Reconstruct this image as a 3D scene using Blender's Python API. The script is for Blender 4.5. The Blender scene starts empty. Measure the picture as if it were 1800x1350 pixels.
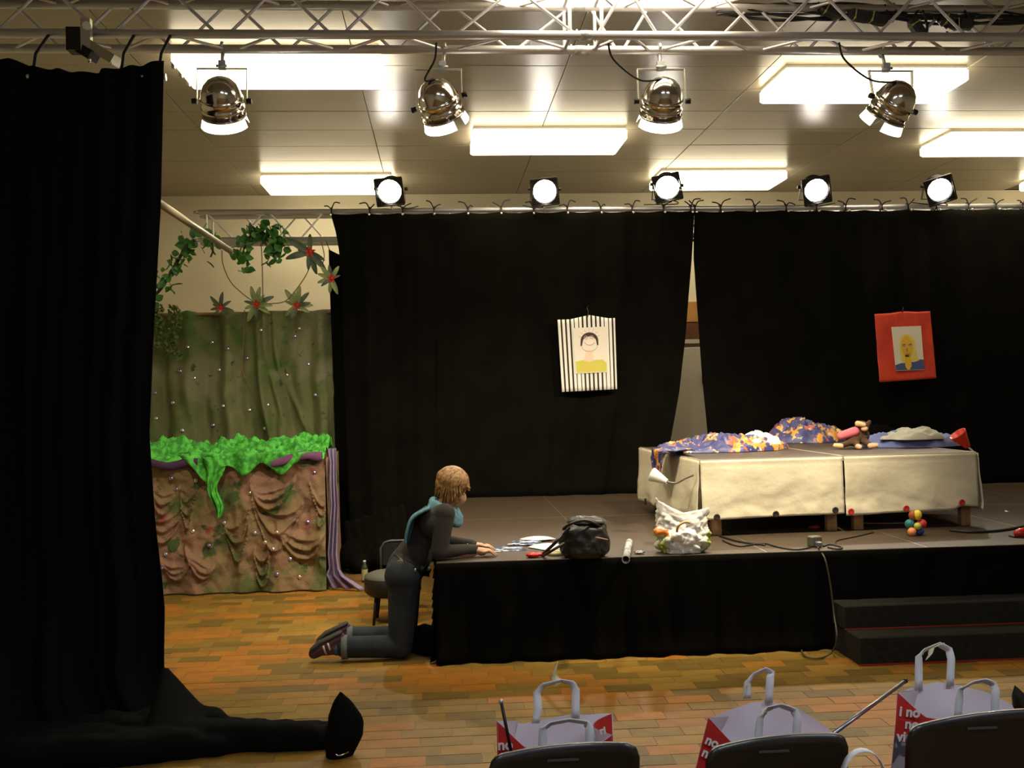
import bpy, math, random
from mathutils import Vector, Matrix, noise, Quaternion
random.seed(7)
S = bpy.context.scene
COL = S.collection
V = Vector
PI = math.pi

# ------------------------------------------------------------------ camera
CAM = V((0, 0, 1.62)); FP = 1820.0
yaw, pitch, roll = math.radians(4.0), 8.5/1820, 0.020
fwd = V((math.sin(yaw)*math.cos(pitch), math.cos(yaw)*math.cos(pitch), math.sin(pitch)))
r0 = fwd.cross(V((0, 0, 1))).normalized(); u0 = r0.cross(fwd)
rt = r0*math.cos(roll) - u0*math.sin(roll); up = u0*math.cos(roll) + r0*math.sin(roll)
cam = bpy.data.cameras.new('camera'); cam.sensor_width = 36; cam.lens = FP/1800*36
cam.clip_start = 0.05; cam.clip_end = 100
co = bpy.data.objects.new('camera', cam); COL.objects.link(co)
M = Matrix((rt, up, -fwd)).transposed().to_4x4(); M.translation = CAM
co.matrix_world = M
S.camera = co
def ray(px, py): return fwd + rt*((px-900)/FP) + up*((675-py)/FP)
def PY(px, py, Y):
    d = ray(px, py); return CAM + d*(Y/d.y)
def PZ(px, py, z):
    d = ray(px, py); return CAM + d*((z-CAM.z)/d.z)

# ------------------------------------------------------------------ world, exposure
w = bpy.data.worlds.new('world'); S.world = w; w.use_nodes = True
w.node_tree.nodes['Background'].inputs[0].default_value = (.9, .85, .8, 1)
w.node_tree.nodes['Background'].inputs[1].default_value = 0.02
S.view_settings.view_transform = 'Standard'
try: S.view_settings.look = 'None'
except Exception: pass
S.view_settings.gamma = 1; S.view_settings.use_curve_mapping = False
S.view_settings.exposure = 0.0
BOX_E, SPOT_BACK, SPOT_FRONT, LENS_E = 8.2, 110, 150, 40

# ------------------------------------------------------------------ materials
MATS = {}
def mat(name, col, rough=.6, metal=0, col2=None, scale=8, bump=0, bscale=None, emis=0, spec=None, sheen=0, alpha=1, ramp=(.4, .6), detail=3, coat=0, trans=0):
    if name in MATS: return MATS[name]
    m = bpy.data.materials.new(name); m.use_nodes = True; nt = m.node_tree; b = nt.nodes['Principled BSDF']
    def c4(c): return (c[0], c[1], c[2], 1)
    b.inputs['Base Color'].default_value = c4(col); b.inputs['Roughness'].default_value = rough; b.inputs['Metallic'].default_value = metal
    if spec is not None: b.inputs['Specular IOR Level'].default_value = spec
    if sheen: b.inputs['Sheen Weight'].default_value = sheen
    if coat: b.inputs['Coat Weight'].default_value = coat
    if alpha < 1: b.inputs['Alpha'].default_value = alpha
    if trans: b.inputs['Transmission Weight'].default_value = trans
    tc = None
    if col2 or bump: tc = nt.nodes.new('ShaderNodeTexCoord')
    if col2:
        n = nt.nodes.new('ShaderNodeTexNoise'); n.inputs['Scale'].default_value = scale; n.inputs['Detail'].default_value = detail
        nt.links.new(tc.outputs['Object'], n.inputs['Vector'])
        r = nt.nodes.new('ShaderNodeValToRGB'); r.color_ramp.elements[0].position = ramp[0]; r.color_ramp.elements[1].position = ramp[1]
        r.color_ramp.elements[0].color = c4(col); r.color_ramp.elements[1].color = c4(col2)
        nt.links.new(n.outputs['Fac'], r.inputs['Fac']); nt.links.new(r.outputs['Color'], b.inputs['Base Color'])
    if bump:
        n2 = nt.nodes.new('ShaderNodeTexNoise'); n2.inputs['Scale'].default_value = bscale or 60; n2.inputs['Detail'].default_value = 3
        nt.links.new(tc.outputs['Object'], n2.inputs['Vector'])
        bp = nt.nodes.new('ShaderNodeBump'); bp.inputs['Strength'].default_value = bump; bp.inputs['Distance'].default_value = .01
        nt.links.new(n2.outputs['Fac'], bp.inputs['Height']); nt.links.new(bp.outputs['Normal'], b.inputs['Normal'])
    if emis:
        b.inputs['Emission Color'].default_value = c4(col); b.inputs['Emission Strength'].default_value = emis
    MATS[name] = m; return m
def patches(name, base, cols, scale=6, rough=.7, bump=.2, vor=False):
    """base colour with irregular dyed patches of the other colours"""
    if name in MATS: return MATS[name]
    m = mat(name, base, rough, bump=bump, bscale=90); nt = m.node_tree; b = nt.nodes['Principled BSDF']
    tc = nt.nodes.new('ShaderNodeTexCoord'); prev = None
    for i, (c, lo, hi, sc) in enumerate(cols):
        mp = nt.nodes.new('ShaderNodeMapping'); mp.inputs['Location'].default_value = (i*3.7, i*1.9, i*5.3)
        nt.links.new(tc.outputs['Object'], mp.inputs['Vector'])
        n = nt.nodes.new('ShaderNodeTexNoise'); n.inputs['Scale'].default_value = sc; n.inputs['Detail'].default_value = 4
        nt.links.new(mp.outputs['Vector'], n.inputs['Vector'])
        r = nt.nodes.new('ShaderNodeMapRange'); r.inputs['From Min'].default_value = lo; r.inputs['From Max'].default_value = hi
        nt.links.new(n.outputs['Fac'], r.inputs['Value'])
        mx = nt.nodes.new('ShaderNodeMix'); mx.data_type = 'RGBA'
        nt.links.new(r.outputs['Result'], mx.inputs[0])
        if prev is None: mx.inputs[6].default_value = (*base, 1)
        else: nt.links.new(prev, mx.inputs[6])
        mx.inputs[7].default_value = (*c, 1); prev = mx.outputs[2]
    nt.links.new(prev, b.inputs['Base Color']); return m

m_black = mat('black_molton', (.0040, .0036, .0026), .95, col2=(.0055, .005, .0034), scale=3, bump=.3, bscale=200, spec=.05)
m_blackcloth = mat('black_side_cloth', (.006, .006, .006), .95, bump=.3, bscale=150, spec=.08)
m_alu = mat('brushed_aluminium', (.74, .73, .76), .42, .75, bump=.05, bscale=30)
m_chrome = mat('polished_chrome', (.66, .62, .56), .13, 1)
m_steel = mat('zinc_steel', (.55, .57, .57), .4, .7)
m_blackmetal = mat('black_metal', (.02, .018, .016), .45, .4)
m_cable = mat('black_cable', (.012, .012, .012), .5)
m_rubber = mat('dark_rubber', (.03, .03, .03), .7)
m_wall = mat('cream_wall_paint', (.70, .64, .46), .7, col2=(.66, .60, .43), scale=1.5, bump=.05, bscale=40)
m_lamp = mat('lit_diffuser', (1, .86, .60), .5, emis=BOX_E)
m_lens = mat('lit_lens', (1, .93, .82), .5, emis=LENS_E)
m_rim = mat('lit_gel_edge', (1, .93, .82), .5, emis=9)
m_wood = mat('plain_wood', (.36, .2, .08), .6, col2=(.26, .13, .05), scale=12)

# ------------------------------------------------------------------ mesh builder
class MB:
    def __init__(s): s.v = []; s.f = []; s.m = []; s.mi = 0; s.smooth = []; s.sm = False
    def face(s, idx): s.f.append(tuple(idx)); s.m.append(s.mi); s.smooth.append(s.sm)
    def box(s, c, d, R=None):
        c = V(c); n = len(s.v)
        for z in (-.5, .5):
            for x, y in ((-.5, -.5), (.5, -.5), (.5, .5), (-.5, .5)):
                p = V((x*d[0], y*d[1], z*d[2]))
                if R is not None: p = R @ p
                s.v.append(c+p)
        for q in ((0, 3, 2, 1), (4, 5, 6, 7), (0, 1, 5, 4), (1, 2, 6, 5), (2, 3, 7, 6), (3, 0, 4, 7)): s.face([n+i for i in q])
        return s
    def bbox(s, c, d, bv=.004, R=None):
        """box with chamfered vertical and top edges"""
        c = V(c); n = len(s.v); hx, hy, hz = d[0]/2, d[1]/2, d[2]/2
        rings = [(hx-bv, hy-bv, -hz), (hx, hy, -hz+bv), (hx, hy, hz-bv), (hx-bv, hy-bv, hz)]
        for (x, y, z) in rings:
            for (a, b_) in ((-x+bv, -y), (x-bv, -y), (x, -y+bv), (x, y-bv), (x-bv, y), (-x+bv, y), (-x, y-bv), (-x, -y+bv)):
                p = V((a, b_, z))
                if R is not None: p = R @ p
                s.v.append(c+p)
        for k in range(3):
            for i in range(8): s.face((n+k*8+i, n+k*8+(i+1) % 8, n+k*8+8+(i+1) % 8, n+k*8+8+i))
        s.face([n+7-i for i in range(8)]); s.face([n+24+i for i in range(8)]); return s
    def ring(s, c, ax, r, n, ref=None):
        ax = V(ax).normalized(); a = ax.orthogonal().normalized() if ref is None else (V(ref)-ax*ax.dot(V(ref))).normalized()
        b = ax.cross(a); k = len(s.v)
        for i in range(n):
            t = 2*PI*i/n; s.v.append(V(c)+(a*math.cos(t)+b*math.sin(t))*r)
        return k
    def tube(s, pts, r, n=8, cap=True):
        pts = [V(p) for p in pts]; N = len(pts); rs = r if isinstance(r, (list, tuple)) else [r]*N
        s.sm = True; ref = None; ks = []
        for i, p in enumerate(pts):
            t = (pts[min(i+1, N-1)]-pts[max(i-1, 0)])
            if t.length < 1e-9: t = V((0, 0, 1))
            t.normalize()
            if ref is None: ref = t.orthogonal()
            else:
                ref = ref-t*ref.dot(t)
                if ref.length < 1e-6: ref = t.orthogonal()
            ref.normalize(); ks.append(s.ring(p, t, rs[i], n, ref))
        for a, b in zip(ks, ks[1:]):
            for i in range(n): s.face((a+i, a+(i+1) % n, b+(i+1) % n, b+i))
        if cap:
            s.sm = False; s.face([ks[0]+n-1-i for i in range(n)]); s.face([ks[-1]+i for i in range(n)])
        s.sm = False; return s
    def capsule(s, a, b, ra, rb, n=14, h=5):
        a, b = V(a), V(b); ax = (b-a)
        if ax.length < 1e-6: ax = V((0, 0, 1))
        ax.normalize(); pts = []; rs = []
        for i in range(h): t = PI/2*(i+.3)/(h+.0); pts.append(a-ax*ra*math.cos(t)); rs.append(ra*math.sin(t))
        for i in range(h): t = PI/2*(1-(i+.0)/h); pts.append(b+ax*rb*math.cos(t)); rs.append(rb*math.sin(t))
        return s.tube(pts, rs, n)
    def lathe(s, prof, n=24, T=None, cap=True):
        T = T or Matrix.Identity(4); ks = []; s.sm = True
        for (r, z) in prof:
            ks.append(len(s.v))
            for i in range(n): t = 2*PI*i/n; s.v.append(T @ V((r*math.cos(t), r*math.sin(t), z)))
        for a, b in zip(ks, ks[1:]):
            for i in range(n): s.face((a+i, a+(i+1) % n, b+(i+1) % n, b+i))
        s.sm = False
        if cap: s.face([ks[0]+n-1-i for i in range(n)]); s.face([ks[-1]+i for i in range(n)])
        return s
    def sphere(s, c, r, n=16, h=10, R=None):
        r = (r, r, r) if not isinstance(r, (tuple, list)) else r; k = len(s.v); s.sm = True; c = V(c)
        for j in range(h+1):
            ph = PI*(j+.02)/(h+.04)
            for i in range(n):
                t = 2*PI*i/n; p = V((r[0]*math.sin(ph)*math.cos(t), r[1]*math.sin(ph)*math.sin(t), r[2]*math.cos(ph)))
                if R is not None: p = R @ p
                s.v.append(c+p)
        for j in range(h):
            for i in range(n): s.face((k+j*n+i, k+(j+1)*n+i, k+(j+1)*n+(i+1) % n, k+j*n+(i+1) % n))
        s.face([k+i for i in range(n)]); s.face([k+h*n+n-1-i for i in range(n)])
        s.sm = False; return s
    def grid(s, f, nu, nv, mf=None, smooth=True):
        k = len(s.v); s.sm = smooth
        for j in range(nv+1):
            for i in range(nu+1): s.v.append(V(f(i/nu, j/nv)))
        for j in range(nv):
            for i in range(nu):
                if mf: s.mi = mf((i+.5)/nu, (j+.5)/nv)
                s.face((k+j*(nu+1)+i, k+(j+1)*(nu+1)+i, k+(j+1)*(nu+1)+i+1, k+j*(nu+1)+i+1))
        s.sm = False; return s
    def poly(s, pts):
        k = len(s.v); s.v += [V(p) for p in pts]; s.face(range(k, k+len(pts))); return s
    def prism(s, pts, off):
        k = len(s.v); n = len(pts); off = V(off); s.v += [V(p) for p in pts]+[V(p)+off for p in pts]
        s.face(range(k+n-1, k-1, -1)); s.face(range(k+n, k+2*n))
        for i in range(n): s.face((k+i, k+(i+1) % n, k+n+(i+1) % n, k+n+i))
        return s
    def mesh(s, name, mats, inv=None):
        me = bpy.data.meshes.new(name)
        vs = [inv @ p for p in s.v] if inv is not None else s.v
        me.from_pydata([tuple(p) for p in vs], [], s.f)
        me.polygons.foreach_set('material_index', s.m); me.polygons.foreach_set('use_smooth', s.smooth)
        for m in (mats if isinstance(mats, (list, tuple)) else [mats]): me.materials.append(m)
        me.update(); return me
def empty(name, loc=(0, 0, 0), rotz=0):
    o = bpy.data.objects.new(name, None); COL.objects.link(o); o.location = loc; o.rotation_euler = (0, 0, rotz)
    o.empty_display_size = .1; return o
def tag(o, label=None, cat=None, group=None, kind=None):
    for k, x in (('label', label), ('category', cat), ('group', group), ('kind', kind)):
        if x: o[k] = x
    return o
def thing(name, label, cat, loc=(0, 0, 0), rotz=0, group=None): return tag(empty(name, loc, rotz), label, cat, group)
def root_of(o):
    while o.parent: o = o.parent
    return o
def part(name, mb, mats, parent, label=None, local=False, kind=None, solid=0, sub=0, remesh=0, smooth=0):
    """geometry given in world coordinates unless local"""
    inv = None
    if parent is not None and not local:
        r = root_of(parent)
        if r.type == 'EMPTY' or r is parent or True:
            inv = (Matrix.Translation(r.location) @ r.rotation_euler.to_matrix().to_4x4()).inverted()
    o = bpy.data.objects.new(name, mb.mesh(name, mats, inv)); COL.objects.link(o)
    if parent is not None: o.parent = parent
    if label: o['label'] = label
    if kind: o['kind'] = kind
    mods(o, solid, sub, remesh, smooth); return o
def mods(o, solid=0, sub=0, remesh=0, smooth=0):
    if remesh:
        q = o.modifiers.new('r', 'REMESH'); q.mode = 'VOXEL'; q.voxel_size = remesh; q.use_smooth_shade = True
        q = o.modifiers.new('c', 'SMOOTH'); q.factor = .5; q.iterations = smooth or 4
    if sub: q = o.modifiers.new('s', 'SUBSURF'); q.levels = q.render_levels = sub
    if solid: q = o.modifiers.new('t', 'SOLIDIFY'); q.thickness = solid; q.offset = 0
def solo(name, mb, mats, base, label, cat, group=None, kind=None, **kw):
    """a thing that is one mesh, its origin at base"""
    base = V(base)
    o = bpy.data.objects.new(name, mb.mesh(name, mats, Matrix.Translation(-base))); COL.objects.link(o); o.location = base
    tag(o, label, cat, group, kind); mods(o, **kw); return o
UNIT = {}
def rod(name, a, b, r, m, parent):
    """straight bar as an object with shared mesh data"""
    key = m.name
    if key not in UNIT: UNIT[key] = MB().tube([(0, 0, 0), (0, 0, 1)], 1, 8).mesh('bar', m)
    a, b = V(a), V(b); o = bpy.data.objects.new(name, UNIT[key]); COL.objects.link(o); o.parent = parent
    d = b-a; o.location = a-root_of(parent).location; o.rotation_mode = 'QUATERNION'; o.rotation_quaternion = V((0, 0, 1)).rotation_difference(d)
    o.scale = (r, r, d.length); return o
def inst(name, me, loc, parent, quat=None, scale=1):
    o = bpy.data.objects.new(name, me); COL.objects.link(o); o.parent = parent; o.location = V(loc)-root_of(parent).location
    if quat is not None: o.rotation_mode = 'QUATERNION'; o.rotation_quaternion = quat
    o.scale = (scale,)*3 if not isinstance(scale, (tuple, list)) else scale; return o
def N(x, y=0, z=0): return noise.noise(V((x, y, z)))
def fbm(x, y=0, z=0): return N(x, y, z)+.5*N(2.1*x, 2.1*y, 2.1*z+7)+.25*N(4.3*x, 4.3*y, 4.3*z+3)
def spline(pts, n=8):
    pts = [V(p) for p in pts]; out = []
    for i in range(len(pts)-1):
        p0, p1, p2, p3 = pts[max(i-1, 0)], pts[i], pts[i+1], pts[min(i+2, len(pts)-1)]
        for k in range(n):
            t = k/n; out.append(.5*((2*p1)+(p2-p0)*t+(2*p0-5*p1+4*p2-p3)*t*t+(-p0+3*p1-3*p2+p3)*t**3))
    out.append(pts[-1]); return out
def interp(tab, x):
    if x <= tab[0][0]: return tab[0][1]
    for (a, b), (c, d) in zip(tab, tab[1:]):
        if x <= c: return b+(d-b)*(x-a)/(c-a)
    return tab[-1][1]

# ================================================================== ROOM
XL, XR, YB, YF, ZC = -3.2, 7.4, 12.1, -3.0, 3.91
def struct(name, mb, m, label=None):
    o = bpy.data.objects.new(name, mb.mesh(name, m)); COL.objects.link(o); o['kind'] = 'structure'; 
    if label: o['label'] = label
    return o
# floor: screed below, fired clay tiles on top

TILEC = [((.44, .175, .022), (.38, .15, .020)), ((.37, .165, .024), (.32, .14, .022)), ((.28, .165, .028), (.24, .14, .025)),
         ((.20, .125, .024), (.17, .105, .020)), ((.36, .20, .034), (.32, .17, .030)), ((.31, .19, .032), (.27, .16, .028))]
m_tiles = [mat('clay_tile_%s' % c, a, .5, col2=b, scale=9, bump=.12, bscale=25, spec=.22) for c, (a, b) in zip(('orange', 'russet', 'olive', 'dark', 'sand', 'ochre'), TILEC)]
# beyond the separate tiles the screed carries the same bond in its material
def tiled_floor_mat():
    m = mat('clay_tile_floor', (.3, .15, .05), .45, bump=.1, bscale=25); nt = m.node_tree; b = nt.nodes['Principled BSDF']
    tc = nt.nodes.new('ShaderNodeTexCoord'); br = nt.nodes.new('ShaderNodeTexBrick'); nt.links.new(tc.outputs['Object'], br.inputs['Vector'])
    br.inputs['Scale'].default_value = 1; br.inputs['Brick Width'].default_value = .245; br.inputs['Row Height'].default_value = .12; br.inputs['Mortar Size'].default_value = .003
    br.inputs['Color1'].default_value = (.26, .13, .04, 1); br.inputs['Color2'].default_value = (.2, .125, .04, 1); br.inputs['Mortar'].default_value = (.17, .10, .035, 1)
    nt.links.new(br.outputs['Color'], b.inputs['Base Color']); return m
floor = struct('floor', MB().box(((XL+XR)/2, (YB+YF)/2, -.0525), (XR-XL, YB-YF, .10)), tiled_floor_mat(), 'floor of orange and olive clay tiles laid in running bond')
TW, TH = .245, .12
tile_me = []
for k in range(6): tile_me.append(MB().bbox((0, 0, -.006), (TW-.0035, TH-.0035, .012), .001).mesh('tile', m_tiles[k]))
cands = []
for j in range(int(4.0/TH), int(YB/TH)+1):
    for i in range(-15, 30):
        x = (i+(.5 if j % 2 else 0)+.12*((j % 3)-1))*TW; y = j*TH
        if x < XL+.15 or x > XR-.2 or y > YB-.1: continue
        d = V((x, y, 0))-CAM; dz = d.dot(fwd); px = 900+FP*d.dot(rt)/dz; py = 675-FP*d.dot(up)/dz
        vis = -40 < px < 1840 and py < 1390
        if y > 6.2 and x > -.1: vis = False
        if y > 8.75: vis = False
        if py > 1225 and px < 250: vis = False
        if px < 270: vis = False
        if not vis: continue
        kk = max(0, min(5, int((N(x*1.1, y*1.6, 3)*.9+.5+random.uniform(-.32, .32))*6)))
        cands.append((dz, x, y, kk))
cands.sort()
for dz, x, y, kk in cands[:300]:
    o = inst('tile', tile_me[kk], (x, y, random.uniform(-.0012, .0008)), floor)
far = MB()
for dz, x, y, kk in cands[300:]:
    far.mi = kk; far.bbox((x, y, -.006+random.uniform(-.001, .001)), (TW-.0035, TH-.0035, .012), .001)
o = part('tiles', far, m_tiles, floor, kind='stuff')
# ceiling: metal panels side by side
m_ceil = mat('glossy_ceiling_panel', (.36, .32, .24), .30, .10)
nt = m_ceil.node_tree; tc = nt.nodes.new('ShaderNodeTexCoord'); wv = nt.nodes.new('ShaderNodeTexWave'); wv.bands_direction = 'Y'
wv.inputs['Scale'].default_value = 14; wv.inputs['Distortion'].default_value = .3; nt.links.new(tc.outputs['Object'], wv.inputs['Vector'])
bp = nt.nodes.new('ShaderNodeBump'); bp.inputs['Strength'].default_value = .13; bp.inputs['Distance'].default_value = .004
nt.links.new(wv.outputs['Fac'], bp.inputs['Height']); nt.links.new(bp.outputs['Normal'], nt.nodes['Principled BSDF'].inputs['Normal'])
m_joint = mat('ceiling_joint', (.16, .14, .11), .8)
ceil = struct('ceiling', MB().box(((XL+XR)/2, (YB+YF)/2, ZC+.06), (XR-XL, YB-YF, .1)), m_joint, 'ceiling of glossy grey-beige panels')
pw, pd = 1.48, .60
cp = MB().bbox((0, 0, 0), (pw-.006, pd-.006, .012), .002).mesh('ceiling_panel', m_ceil)
y = YB-pd/2; row = 0
while y > YF:
    x = XL+pw/2-.3
    while x < XR:
        w_ = pw
        inst('ceiling_panel', cp, (x, y, ZC+.003+random.uniform(-.0012, .0012)), ceil); x += pw
    y -= pd; row += 1
T = .12
struct('wall_back', MB().box(((XL+XR)/2, YB+T/2, ZC/2), (XR-XL, T, ZC)), m_wall)
struct('wall_left', MB().box((XL-T/2, (YB+YF)/2, ZC/2), (T, YB-YF+2*T, ZC)), m_wall)
struct('wall_right', MB().box((XR+T/2, (YB+YF)/2, ZC/2), (T, YB-YF+2*T, ZC)), m_wall)
struct('wall_front', MB().box(((XL+XR)/2, YF-T/2, ZC/2), (XR-XL, T, ZC)), m_wall)
# cupboard door with wooden transom seen through the gap
m_door = mat('off_white_door', (.55, .50, .40), .5); m_doorline = mat('door_shadow_gap', (.12, .1, .08), .7)
a = PY(1160, 598, YB-.06); dz_ = a.z
dx0, dx1 = PY(1150, 700, YB).x, PY(1290, 700, YB).x
d1 = empty('door_1', ((dx0+dx1)/2, YB-.05, 0)); d1['kind'] = 'structure'; d1['label'] = 'off-white door seen through the gap between the black curtains'
cx = (dx0+dx1)/2
part('door_leaf', MB().bbox((cx, YB-.03, dz_/2-.03), (dx1-dx0-.1, .05, dz_-.12), .006), m_door, d1)
part('door_frame', MB().box((cx, YB-.03, dz_-.02), (dx1-dx0, .07, .05)).box((dx0, YB-.03, dz_/2), (.05, .07, dz_)).box((dx1, YB-.03, dz_/2), (.05, .07, dz_)), m_door, d1)
part('door_handle', MB().tube([PY(1236, 650, YB-.1), PY(1236, 672, YB-.1)], .008).box(PY(1236, 665, YB-.07), (.02, .03, .12)), m_blackmetal, d1)
zt1 = PY(1220, 531, YB).z; zt0 = PY(1220, 566, YB).z
struct('trim_1', MB().box((cx, YB-.025, (zt0+zt1)/2), (1.4, .05, zt1-zt0)), mat('light_wood', (.50, .25, .06), .5, col2=(.42, .2, .05), scale=5))
struct('trim_2', MB().box((cx, YB-.02, (zt0+dz_)/2+.01), (1.4, .04, zt0-dz_-.03)), mat('dark_wood', (.16, .06, .02), .5, col2=(.12, .045, .015), scale=5))
# ------------------------------------------------------------------ ceiling lights
LZ = 3.79
lights = [(510, 158, 'white ceiling light box above the leftmost front chrome lamp', 1), (955, 273, 'glowing ceiling light box between the second and third front chrome lamps'),
          (1485, 183, 'large glowing ceiling light box behind the rightmost front chrome lamp'), (1735, 276, 'glowing ceiling light box cut off by the right edge, in the second row'),
          (585, 343, 'glowing ceiling light box above the leafy garland, nearest the left back corner'), (1247, 335, 'glowing ceiling light box behind the middle rear spotlight'),
          (1890, 336, 'ceiling light box in the last row, cut off by the right edge'), (1080, 20, 'ceiling light box glimpsed through the front truss at the top')]
for q in lights:
    p = PZ(q[0], q[1], LZ); c = V((p.x, p.y-.31, 0))
    t = thing('ceiling_light', q[2], 'ceiling light', (c.x, c.y, ZC), group='light boxes on the ceiling'); LB = 3.835 if q[1] == 20 else LZ
    part('housing', MB().bbox((c.x, c.y, ZC-.015), (1.34, .60, .03), .005), mat('white_housing', (.8, .78, .7), .4), t)
    part('diffuser', MB().bbox((c.x, c.y, (LB+ZC-.03)/2), (1.36, .62, ZC-.03-LB), .012), m_lamp, t)
    if len(q) > 3:
        for k in range(3): part('end_clip', MB().box((c.x-.69, c.y-.2+.2*k, LZ+.04), (.02, .03, .09)), m_chrome, t)
# unseen cool fill boxes, added over the audience to light the foreground bags
m_fill = mat('cool_fill_emission', (.80, .88, 1), .5, emis=13)
for (x, y, lb) in ((.4, .6, 'added cool fill light box over the audience, left of the middle'), (3.0, .6, 'added cool fill light box over the audience, on the right')):
    t = thing('ceiling_light', lb, 'ceiling light', (x, y, ZC), group='added fill lights over the audience')
    part('housing', MB().bbox((x, y, ZC-.015), (1.36, .64, .03), .005), mat('white_housing', (.8, .78, .7), .4), t)
    part('diffuser', MB().bbox((x, y, (LZ+ZC-.03)/2), (1.38, .66, ZC-.03-LZ), .012), m_fill, t)

# ================================================================== TRUSSES
def truss(name, label, Y, z, xs0, xs1, ks, h=.24, couple=None, cr=.025, br=.009):
    t = thing(name, label, 'truss', (xs0, Y, z))
    Yr = Y+h
    for (yy, zz) in ((Y, z), (Yr, z), (Y, z+h), (Yr, z+h)):
        part('chord', MB().tube([(xs0, yy, zz), (xs1, yy, zz)], cr, 14), m_alu, t)
    for seg in ks:
        for k, (a, b) in enumerate(zip(seg, seg[1:])):
            mid = (a+b)/2
            for p, q in ((a, mid), (mid, b)):
                bot = (p if p != mid else q)
                # front face: bottom at node, top at mid
                e = .03*(1 if mid > bot else -1)
                rod('brace', (bot+e, Y, z), (mid-e*.6, Y, z+h), br, m_alu, t)
                rod('brace', (bot+e, Yr, z+h), (mid-e*.6, Yr, z), br, m_alu, t)
                rod('brace', (bot+e, Yr, z), (mid-e*.6, Y, z), br, m_alu, t)
                rod('brace', (bot+e, Y, z+h), (mid-e*.6, Yr, z+h), br, m_alu, t)
    if couple:
        for x in couple:
            for dx in (-.088, .088):
                for yy in (Y, Yr): rod('end_post', (x+dx, yy, z), (x+dx, yy, z+h), br*1.15, m_alu, t)
                for zz in (z, z+h): rod('end_post', (x+dx, Y, zz), (x+dx, Yr, zz), br*1.15, m_alu, t)
            for (yy, zz) in ((Y, z), (Yr, z), (Y, z+h), (Yr, z+h)):
                cm = MB().tube([(x-.03, yy, zz), (x+.03, yy, zz)], cr*1.12, 14)
                for dx in (-.05, .05): cm.tube([(x+dx, yy, zz-cr*1.3), (x+dx, yy, zz+cr*1.3)], .005, 6)
                part('coupler', cm, m_steel, t)
    return t
TY, TZ = 5.62, 3.548
def tx(px): return PY(px, 60, TY).x
p = .605
x790 = tx(790); left = [x790-k*p for k in range(6, -1, -1) if x790-k*p > -3.1]
xc = tx(1030); x1170 = tx(1166); right = [x1170+k*p*.97 for k in range(0, 7)]
ft = truss('lighting_truss', 'long aluminium box truss across the top carrying four chrome lamps', TY, TZ, -3.15, right[-1]+.4,
           [left+[xc-.02], [xc-.15+.33-.15]+right], h=.245, couple=[xc])
ft['group'] = 'aluminium trusses'
BY, BZ = 9.8, 3.06
bx0 = PY(350, 400, BY).x; xb = PY(416, 420, BY).x
nodes = [xb+.555*k for k in range(0, 16)]
bt = truss('lighting_truss', 'rear aluminium truss that the black backdrop curtains are tied to', BY, BZ, bx0, nodes[-1]+.2, [nodes], h=.26, cr=.025, br=.008)
rod('end_post', (bx0+.07, BY, BZ), (bx0+.07, BY, BZ+.26), .01, m_alu, bt); rod('end_post', (bx0+.07, BY+.26, BZ), (bx0+.07, BY+.26, BZ+.26), .01, m_alu, bt)
rod('brace', (bx0+.08, BY, BZ+.24), (xb-.03, BY, BZ+.01), .008, m_alu, bt)
for yy in (BY, BY+.26):
    for zz in (BZ, BZ+.26): part('spigot', MB().tube([(bx0, yy, zz), (bx0-.05, yy, zz)], [.018, .012], 10), m_steel, bt)

# bracket joining the left pipe to the front truss
a = PY(137, 62, TY-.03); t = thing('truss_bracket', 'angled clamp bracket on the front truss above the left black curtain', 'bracket', a)
bb = MB(); b0 = PY(150, 74, TY-.03); b1 = PY(205, 108, TY-.12)
R = V((1, 0, 0)).rotation_difference(b1-b0).to_matrix()
bb.box((b0+b1)/2, ((b1-b0).length, .07, .05), R)
part('channel', bb, mat('pale_steel', (.62, .6, .48), .4, .7), t)
part('jaw', MB().box(PY(133, 72, TY-.05), (.07, .09, .12)).box(PY(152, 92, TY-.06), (.12, .07, .05), R), m_blackmetal, t)
part('cover_plate', MB().box(PY(152, 62, TY-.07), (.05, .04, .17)).tube([PY(152, 45, TY-.1), PY(152, 45, TY-.06)], .022, 12), mat('pale_steel', (.62, .6, .48), .4, .7), t)
part('bolt', MB().tube([PY(157, 97, TY-.1), PY(157, 112, TY-.1)], .008, 8).tube([PY(195, 96, TY-.14), PY(195, 112, TY-.14)], .006, 8), m_chrome, t)
# cables running in the truss
def cable(name, pts, r, label, cat='cable', m=m_cable, n=6, group=None):
    pp = spline(pts, n); mb = MB().tube(pp, r, 7); return solo(name, mb, m, pts[0], label, cat, group)
cb = thing('cable_bundle', 'tangle of black power cables and plugs in the right end of the front truss', 'cable', PY(1600, 15, TY+.2))
Yc = TY+.26
for k in range(8):
    pts = [PY(1260+i*62, 6+i*1.6+6*math.sin(i*1.3+k*1.7)+k*3, Yc+.03*math.sin(i*2+k)) for i in range(11)]
    part('cable', MB().tube(spline(pts, 6), .009, 7), m_cable, cb)
for pts in ([(1440, 5), (1432, 12), (1445, 20), (1458, 12), (1452, 2)], [(1555, 8), (1562, 30), (1568, 38), (1574, 20), (1570, 6)], [(1618, 10), (1606, 35), (1612, 55), (1622, 66), (1630, 50), (1624, 25), (1618, 8)],
            [(1690, 10), (1702, 30), (1708, 44), (1700, 52), (1692, 30)], [(1640, 28), (1660, 45), (1665, 50)], [(1665, 56), (1660, 72)]):
    part('cable_loop', MB().tube(spline([PY(x, y, Yc-.03) for x, y in pts], 5), .008, 7), m_cable, cb)
m_plug = mat('black_plug', (.025, .025, .025), .4); m_yel = mat('yellow_tape', (.5, .5, .08), .5)
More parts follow.
